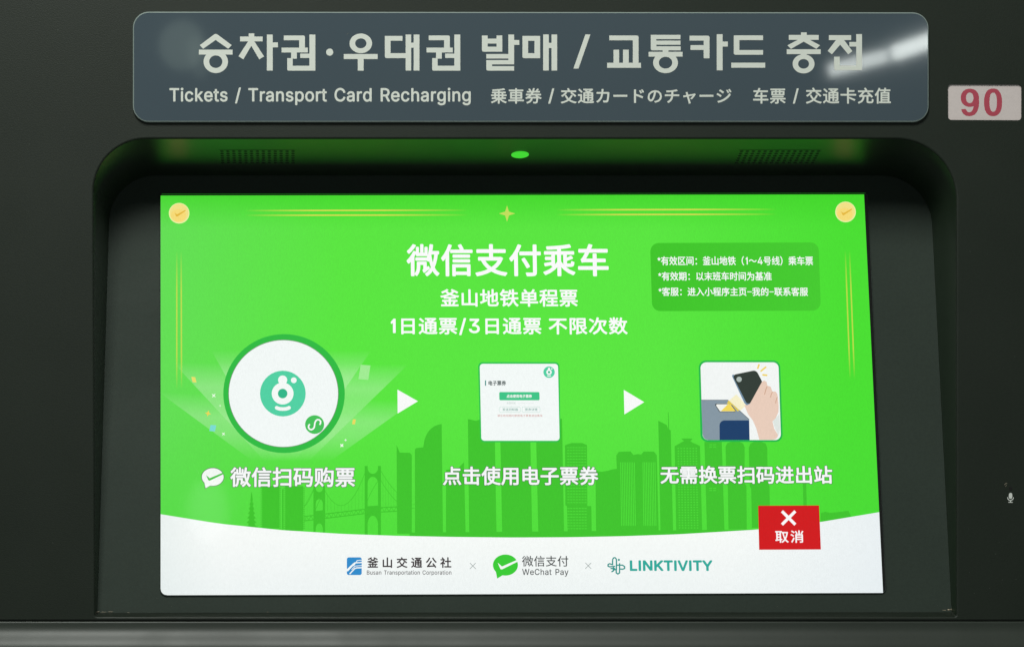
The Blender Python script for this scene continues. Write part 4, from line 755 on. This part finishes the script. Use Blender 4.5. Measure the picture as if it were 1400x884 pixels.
A = Art(SCREEN, 0.24); fade_v(342, 518, 1161.4, 1168.2, 1.9); A.build('gold_border_line', DISP, M_GLOW)
A = Art(SCREEN, 0.26)
st = []
for k in range(8):
    a = math.radians(45 * k); r = 11.2 if k % 2 == 0 else 3.7
    st.append((693.2 + r * math.cos(a), 292 + r * math.sin(a)))
A.poly(st, (196, 226, 96)); A.build('star_emblem', DISP)
for cx, cy in ((244.9, 291.6), (1156, 289.8)):
    A = Art(SCREEN, 0.25); A.poly(ell(cx, cy, 14.1), (236, 246, 170)); A.layer = 0.27; A.poly(ell(cx, cy - .2, 12.9), (246, 228, 138)); A.layer = 0.29
    A.poly(ell(cx - 1, cy + 3, 10.5, 8.5), (250, 222, 122)); A.layer = 0.31
    A.poly([(cx - 6.2, cy - 1), (cx - 4.2, cy + .8), (cx - 2.5, cy + 1.4), (cx + 8.5, cy - 4.6), (cx + 9, cy - 3.2), (cx - 2.8, cy + 4.8), (cx - 4.6, cy + 3.6)], (232, 186, 66))
    A.build('coin_emblem', DISP)

# ---- headings
T(SCREEN, 'heading_text', DISP, None, [('微信支付乘车', 555.9, 333.4, 832.4, 377.8, W3, dict(bold=0.95, track=0.02))], 0.24)
T(SCREEN, 'subheading_text', DISP, None, [('釜山地铁单程票', 602, 395, 790, 419.2, W3, dict(bold=0.55, track=0.02)),
  ('1日通票/3日通票 不限次数', 534.4, 433.6, 858.3, 457.9, W3, dict(bold=0.55, track=0.03))], 0.24)
# ---- note box
A = Art(SCREEN, 0.22)
bx = round_poly([(888.8, 332.2), (1119, 331.4), (1122.3, 424.6), (891.6, 425.2)], 11.5, 7)
A._add([bx], None, [rgb(mix((66, 200, 44), (72, 206, 50), (q.x - 890) / 230)) for q in bx])
A.build('note_box', DISP)
T(SCREEN, 'note_text', DISP, None, [('*有效区间：釜山地铁（1～4号线）乘车票', 899, 350.2, 1111.7, 362.8, W3, dict(bold=0.2)),
  ('*有效期：以末班车时间为基准', 900, 371.6, 1055.2, 383.6, W3, dict(bold=0.2)),
  ('*客服：进入小程序主页–我的–联系客服', 900.4, 392.7, 1104.8, 404.6, W3, dict(bold=0.2))], 0.28)

# ---- light beams behind the round badge
z = Z(210, 440, 3.684)
A = Art(SCREEN, 0.21)
def beam(l0, l1, r0, r1, am, prof=((0, 0.02), (.25, 1), (.5, .55), (.75, .75), (1, 0))):
    P = []
    for (t0, a0_), (t1, a1_) in zip(prof, prof[1:]):
        q = [tuple(l0[i] + (l1[i] - l0[i]) * t0 for i in (0, 1)), tuple(r0[i] + (r1[i] - r0[i]) * t0 for i in (0, 1)),
             tuple(r0[i] + (r1[i] - r0[i]) * t1 for i in (0, 1)), tuple(l0[i] + (l1[i] - l0[i]) * t1 for i in (0, 1))]
        A.quad_grad([z(*p) for p in q], [(235, 255, 225, a0_ * am), (235, 255, 225, a0_ * am), (235, 255, 225, a1_ * am), (235, 255, 225, a1_ * am)])
    A.layer += 0.012
beam((292, 145), (600, 690), (1095, 145), (720, 690), 0.22)
beam((100, 205), (560, 700), (1280, 215), (780, 700), 0.22)
beam((30, 355), (500, 700), (1310, 400), (890, 700), 0.2, ((0, 0.02), (.35, 1), (.6, .8), (1, 0)))
A.build('light_beams', DISP, M_GLOW)
def par(cx, cy, w_, h_, sk, col): Art(SCREEN, 0.255).poly([z(cx - w_ + sk, cy - h_), z(cx + w_ + sk * .6, cy - h_ * .9), z(cx + w_ - sk, cy + h_), z(cx - w_ - sk * .6, cy + h_ * .9)], col).build('confetti', DISP)
par(203, 290, 9, 14, -4, (236, 226, 110)); par(298, 534, 15, 16, 4, (126, 222, 214)); par(1009, 502, 8, 13, 3, (236, 222, 100)); par(1062, 253, 26, 38, 7, (164, 240, 150))
def spark(cx, cy, r, col, rot=0, th=.22):
    P = []
    for k in range(8):
        a = math.radians(45 * k + rot); rr = r if k % 2 == 0 else r * th * 1.3
        P.append(z(cx + rr * math.cos(a), cy + rr * math.sin(a)))
    Art(SCREEN, 0.255).poly(P, col).build('sparkle', DISP)
spark(303, 370, 15, (235, 255, 230), 40); spark(335, 421, 8, (215, 250, 205)); spark(274, 460, 16, (240, 215, 90), 12, .3); spark(352, 563, 12, (235, 255, 230), 40)
spark(948, 621, 12, (240, 255, 235), 40, .35); spark(967, 594, 6, (230, 250, 225), 0, .5)

# ---- round badge (its scannable code is left blank)
A = Art(SCREEN, 0.30)
A.poly([z(*q) for q in ell(657, 360, 306, 299, 72)], (52, 190, 70)); A.layer = .31
A.poly([z(*q) for q in ell(654, 360, 278, 271, 72)], (120, 150, 120)); A.layer = .32
A.poly([z(*q) for q in ell(654, 360, 275, 268, 72)], (246, 252, 250))
A.build('round_badge', DISP)
def emblem(zz, cx, cy, k, lay, name):
    A = Art(SCREEN, lay)
    def e(x, y, r, col, ry=None): A.poly([zz(cx + (p[0]) * k, cy + (p[1]) * k) for p in ell(x, y, r, ry, 36)], col)
    e(0, 0, 115, (84, 212, 166)); A.layer += .02
    Wc = (248, 253, 250)
    e(-1, -68, 23, Wc); e(-1, 0, 55, Wc); e(55, -67, 14.5, Wc)
    A.poly([zz(cx + p[0] * k, cy + p[1] * k) for p in [(-19, -68), (17, -68), (18, -46), (-20, -46)]], Wc)
    A.many([[zz(cx + p[0] * k, cy + p[1] * k) for p in q] for q in stroke([(-31, 72), (-16, 77), (0, 78), (16, 77), (31, 72)], 18)], Wc)
    e(-31, 71.5, 9, Wc); e(31, 71.5, 9, Wc); A.layer += .02
    e(-1, 0, 24, (52, 186, 140))
    A.build(name, DISP)
emblem(z, 651, 360, 1.0, 0.36, 'badge_emblem')
A = Art(SCREEN, 0.36); A.poly([z(*q) for q in ell(811, 516, 48, 47)], (74, 196, 92)); A.layer = .38
sc_ = [(787, 514), (781, 521), (780, 530), (785, 539), (794, 542), (803, 538), (809, 530), (811, 518), (812, 508), (817, 497), (825, 491), (834, 492), (841, 499), (841, 509), (836, 517)]
A.many([[z(*p) for p in q] for q in stroke(sc_, 7.5)])
A.build('mini_program_icon', DISP)

# ---- captions under the three steps
OUT = (66, 120, 66)
def caption(t, x0, y0, x1, y1, out=OUT):
    a = Art(SCREEN, 0.30); a.text(t, x0, y0, x1, y1, out, bold=0.62, track=0.0, grow=0.85)
    a.layer = 0.40; a.text(t, x0, y0, x1, y1, (250, 252, 252), bold=0.62, track=0.0)
    a.build('step_caption', DISP)
caption('微信扫码购票', 314.7, 638.3, 485.4, 665.4, (96, 116, 96))
caption('点击使用电子票券', 605.4, 637.2, 818.2, 663)
caption('无需换票扫码进出站', 903, 636.4, 1138.2, 661)
def bubble(cx, cy, rx, ry, col, tick, name, edge=None, lay=.30):
    A = Art(SCREEN, lay)
    def shape(g):
        P = ell(cx, cy, rx + g, ry + g, 48)
        return P, [(cx - rx * .78 - g * .3, cy + ry * .55), (cx - rx * .66 - g, cy + ry * 1.28 + g * 1.2), (cx - rx * .15 + g, cy + ry * .92 + g * .5)]
    if edge:
        for p in shape(.9): A.poly(p, edge)
    A.layer += .03
    for p in shape(0): A.poly(p, col)
    A.layer += .03
    A.poly([(cx - rx * .62, cy - ry * .22), (cx - rx * .28, cy + ry * .14), (cx + rx * .95, cy - ry * .50), (cx + rx * 1.0, cy - ry * .34), (cx - rx * .28, cy + ry * .42), (cx - rx * .40, cy + ry * .38)], tick)
    A.build(name, DISP)
bubble(290.9, 651.6, 14.9, 12.0, (246, 252, 246), (70, 196, 60), 'chat_bubble_icon', (84, 120, 84))
# ---- arrows
for P in (((543.4, 532.3), (571.4, 548.2), (543.6, 564.9)), ((852.8, 532.7), (880.8, 549.4), (853.6, 566.2))):
    A = Art(SCREEN, 0.3); A.poly(P, (252, 254, 252)); A.build('step_arrow', DISP)

# ---- ticket card
z = Z(560, 460, 4.018)
A = Art(SCREEN, 0.3)
A.poly([z(*q) for q in round_poly([(376, 140), (822, 140), (829, 579), (388, 579)], 24, 6)], (46, 196, 84)); A.layer = .33
A.poly([z(*q) for q in round_poly([(385, 149), (815, 149), (824, 571), (394, 571)], 18, 6)], (247, 253, 251))
A.build('ticket_card', DISP)
A = Art(SCREEN, 0.36)
A.poly([z(*q) for q in round_poly([(492, 304), (713, 304), (714, 349), (493, 349)], 6, 3)], (66, 200, 138))
A.many([[z(*p) for p in q] for q in stroke(round_poly([(493, 385), (608, 385), (608, 415), (493, 415)], 7, 3), 1.3, True)], (150, 205, 185))
A.many([[z(*p) for p in q] for q in stroke(round_poly([(618, 385), (716, 385), (717, 415), (618, 415)], 7, 3), 1.3, True)], (150, 205, 185))
A.poly([z(*q) for q in rect(414, 240, 420, 269)], (52, 140, 130)); A.layer = .39
A.text('点击使用电子票券', 692.6, 539, 727.3, 543.6, W3, bold=0.12, track=0)
A.text('电子票券', 667.8, 520.1, 691.9, 526.8, (40, 62, 62), bold=0.16)
A.text('发送到邮箱', 686.9, 557.6, 708.1, 561.4, (70, 150, 135))
A.text('票券详情', 717.8, 557.6, 734.7, 561.4, (70, 150, 135))
A.text('有效时间', 692.7, 549.3, 704.6, 552.3, (188, 205, 198))
A.many([rect(708 + 2.2 * k, 550.8, 709.2 + 2.2 * k, 551.2) for k in range(10)], (200, 214, 208))
A.text('请在有效期内使用电子票券进站乘车', 680, 566.3, 741.7, 569.5, (206, 130, 122))
A.build('ticket_card_content', DISP)
emblem(Z(560, 460, 4.018), 766, 195, 0.272, 0.36, 'card_emblem')

# ---- tap card: phone held over a gate reader
z = Z(860, 460, 3.683)
A = Art(SCREEN, 0.3)
A.poly([z(*q) for q in round_poly([(350, 120), (760, 120), (774, 529), (361, 529)], 36, 8)], (38, 186, 80)); A.layer = .33
inn3 = round_poly([(359, 129), (752, 129), (765, 520), (371, 520)], 29, 8)
A.poly([z(*q) for q in inn3], (246, 250, 248))
A.build('tap_card', DISP)
A = Art(SCREEN, 0.36)
A.poly([z(*q) for q in [(363, 319), (498, 319), (605, 416), (607, 520), (398, 520), (385, 516), (375, 506), (370.5, 492)]], (137, 154, 166)); A.layer = .38
A.poly([z(*q) for q in round_poly([(455, 421), (604, 421), (607, 520), (456, 520)], [26, 0, 0, 0], 6)], (34, 66, 108))
A.many([[z(*p) for p in q] for q in stroke([(363, 319), (498, 319), (605, 416)], 2.5)], (86, 96, 106)); A.layer = .40
A.poly([z(*q) for q in round_poly([(428, 337), (512, 337), (544, 379), (455, 379)], 6, 3)], (74, 84, 84)); A.layer = .42
A.poly([z(*q) for q in round_poly([(434, 340), (509, 340), (538, 376), (458, 376)], 5, 3)], (244, 246, 240)); A.layer = .44
A.poly([z(*q) for q in [(496, 341), (509, 341), (537, 375), (462, 375)]], (246, 220, 92)); 
A.poly([z(*q) for q in [(500, 320), (512, 330), (556, 371), (546, 376), (520, 345), (492, 338)]], (226, 205, 90))
A.layer = .45; A.poly([z(*q) for q in [(503, 322), (540, 290), (590, 346), (560, 372)]], (250, 244, 205))
A.build('gate_reader_picture', DISP)
A = Art(SCREEN, 0.47)
A.poly([z(*q) for q in [(724, 420), (756, 392), (761, 470), (751, 500), (730, 450)]], (226, 234, 228)); A.layer = .48
A.poly([z(*q) for q in [(580, 345), (606, 338), (626, 300), (668, 228), (680, 221), (692, 227), (697, 247), (712, 251), (722, 276), (738, 276), (747, 290), (753, 345), (752, 380), (738, 410), (722, 426),
   (730, 462), (750, 495), (746, 508), (736, 516), (722, 519), (656, 519), (640, 460), (622, 420), (600, 392)]], (236, 208, 190)); A.layer = .50
for P in (((695, 250), (688, 268), (682, 292)), ((722, 278), (716, 290), (712, 306)), ((746, 304), (740, 322), (738, 336))): A.many([[z(*p) for p in q] for q in stroke(P, 3.5)], (206, 160, 132))
A.build('hand_picture', DISP)
A = Art(SCREEN, 0.52)
A.poly([z(*q) for q in round_poly([(516, 194), (528, 190), (612, 336), (592, 346), (580, 334)], [6, 3, 3, 6, 8], 3)], (118, 146, 168)); A.layer = .54
A.poly([z(*q) for q in round_poly([(519, 193), (640, 168), (670, 226), (604, 346), (590, 332)], [14, 24, 4, 14, 4], 5)], (54, 64, 58)); A.layer = .56
A.poly([z(*q) for q in ell(554, 215, 13.5, 13.5, 24)], (176, 190, 184))
A.many([[z(*p) for p in q] for q in stroke([(655, 139), (647, 162)], 8)] + [[z(*p) for p in q] for q in stroke([(690, 152), (662, 175)], 8)] + [[z(*p) for p in q] for q in stroke([(671, 192), (696, 195)], 8)], (244, 214, 96))
A.build('phone_picture', DISP)

# ---- cancel button
A = Art(SCREEN, 0.6)
A.poly([(1036.3, 690.8), (1119.7, 690.4), (1122.2, 750.6), (1037.8, 751)], (211, 30, 33)); A.layer = .63
for P in (((1069, 698.4), (1087.2, 716.6)), ((1087.2, 698.4), (1069, 716.6))):
    A.many(stroke(P, 4.0))
    A.layer += .02
A.text('取消', 1060, 724.6, 1098.7, 741.5, W3, bold=0.3, track=0.1)
A.build('cancel_button', DISP)

# ---- footer logos
z = Z(440, 720, 3.684)
A = Art(SCREEN, 0.3)
A.poly([z(*q) for q in round_poly([(126, 152), (201, 152), (201, 241), (126, 241)], [10, 10, 10, 10], 4)], (52, 142, 206)); A.layer = .33
for P in (((126, 218), (148, 196), (166, 180), (201, 178)), ((140, 236), (166, 208), (176, 205), (201, 204)), ((160, 196), (178, 168), (201, 166)), ((150, 214), (168, 196), (201, 193))):
    A.many([[z(*p) for p in q] for q in stroke(P, 6.0 if P[0][0] < 145 else 3.4)], (246, 252, 250)); A.layer += .004
A.poly([z(*q) for q in [(126, 222), (126, 212), (158, 182), (166, 186), (132, 222)]], (246, 252, 250))
A.build('transit_operator_logo', DISP)
T(SCREEN, 'transit_operator_name', DISP, None, [('釜山交通公社', 502, 761, 617.1, 775.8, (62, 56, 58), dict(bold=0.38, track=0.28)),
  ('Busan Transportation Corporation', 501.6, 779, 617.1, 786.4, (62, 56, 58), dict(bold=0.06, track=0.02))], .3)
for cx, cy in ((646.4, 773), (804.2, 772.8)):
    A = Art(SCREEN, .3)
    for P in (((cx - 4, cy - 4), (cx + 4, cy + 4)), ((cx + 4, cy - 4), (cx - 4, cy + 4))): A.many(stroke(P, 0.8), (150, 160, 158)); A.layer += .01
    A.build('separator_cross', DISP)
bubble(691, 771.8, 17.1, 14.4, (62, 206, 56), (248, 253, 248), 'payment_bubble_logo')
T(SCREEN, 'payment_name', DISP, None, [('微信支付', 713.7, 759.2, 777.2, 773.9, (70, 74, 74), dict(bold=0.12, track=0)),
  ('WeChat Pay', 714, 777, 777.3, 787.6, (70, 74, 74), dict(bold=0.12, track=0.02))], .3)
T(SCREEN, 'ticketing_partner_name', DISP, None, [('LINKTIVITY', 861.2, 765.3, 974.4, 779.9, (52, 172, 158), dict(bold=0.8, track=0.012))], .3)
A = Art(SCREEN, .3); TQ = (52, 150, 142)
z = Z(780, 720, 3.043)
for P in (ell(183, 139, 8, 12, 12, 180, 360) + [(191, 150), (191, 176), (178, 178)], [(175, 139), (175, 156), (162, 152), (156, 156), (156, 162), (162, 165), (186, 163)],
          [(191, 158), (216, 158), (225, 164), (225, 172), (216, 175), (204, 174)], [(204, 150), (204, 190), (197, 195), (190, 190), (190, 176)], [(166, 172), (186, 172)], [(178, 165), (178, 182), (170, 186)]):
    A.many([[z(*p) for p in q] for q in stroke(P, 5.4)], TQ); A.layer += .004
A.poly([z(*q) for q in ell(201, 136, 4.5)], TQ)
A.build('ticketing_partner_logo', DISP)

A = Art(SCREEN, -0.05); A.poly([(221, 264.9), (1183, 263.7), (1183, 264.4), (221, 265.6)], (24, 104, 20)); A.build('edge_light_line', DISP)  # green light along the rim's top edge, painted as a glowing strip
# ---- protective glass
gp = [SCREEN.ab(*q) for q in round_poly([(219, 265.2), (1186, 264), (1211.4, 810.2), (219, 813.6)], [4, 4, 7, 9], 5)]
link('cover_glass', [SCREEN.at(q.x, q.y, 1.1) for q in gp], [tuple(range(len(gp)))], M_GLASS, DISP)

# ---- worn paint along the lip of the recess
def fleck(x, y, w_, h_):
    Art(BACK, 0.4).poly([(x + random.uniform(-.3, .3), y), (x + w_ * .4, y - h_ * random.uniform(.4, 1)), (x + w_, y - h_ * .2), (x + w_ * .7, y + h_ * .4), (x + w_ * .2, y + h_ * .3)]).build('worn_paint', ROOT, M_WORN)
for x, y, w_, h_ in ((133, 835.5, 2.5, 1.6), (137, 836, 9, .7), (147, 835.6, 8, .7), (174, 837, 3, .7), (365, 836, 2, .6), (1288, 833.5, 6, .8), (1295, 833, 4, 1.4), (1299.4, 832.5, 3.2, 2.4), (1300.5, 829, 1.4, 4.0)):
    fleck(x, y, w_, h_)
def specks(plane, name, parent, n_, x0, y0, x1, y1, lay, rmax=.55):
    A = Art(plane, lay)
    for k in range(n_):
        x, y = random.uniform(x0, x1), random.uniform(y0, y1); r_ = random.uniform(.2, rmax)
        A.poly([(x + r_ * random.uniform(.5, 1.2) * math.cos(a), y + r_ * random.uniform(.5, 1.2) * math.sin(a)) for a in (0, 1.25, 2.5, 3.8, 5)])
    A.build(name, parent, M_DUST)['kind'] = 'stuff'
specks(SIGN, 'dust', sign, 26, 195, 24, 1262, 160, .05, .42)
specks(FRONT, 'dust', ROOT, 14, 5, 5, 120, 830, .05, .5); specks(FRONT, 'dust', ROOT, 16, 1316, 180, 1396, 830, .05, .5)
specks(BACK, 'dust', ROOT, 26, 140, 817, 1290, 832, -.3, .55)
A = Art(SIGN, .06); A.many(stroke([(474, 47.5), (476.6, 45.2)], .5)); A.build('scratch', sign, M_DUST)
print('done', len(bpy.data.objects))
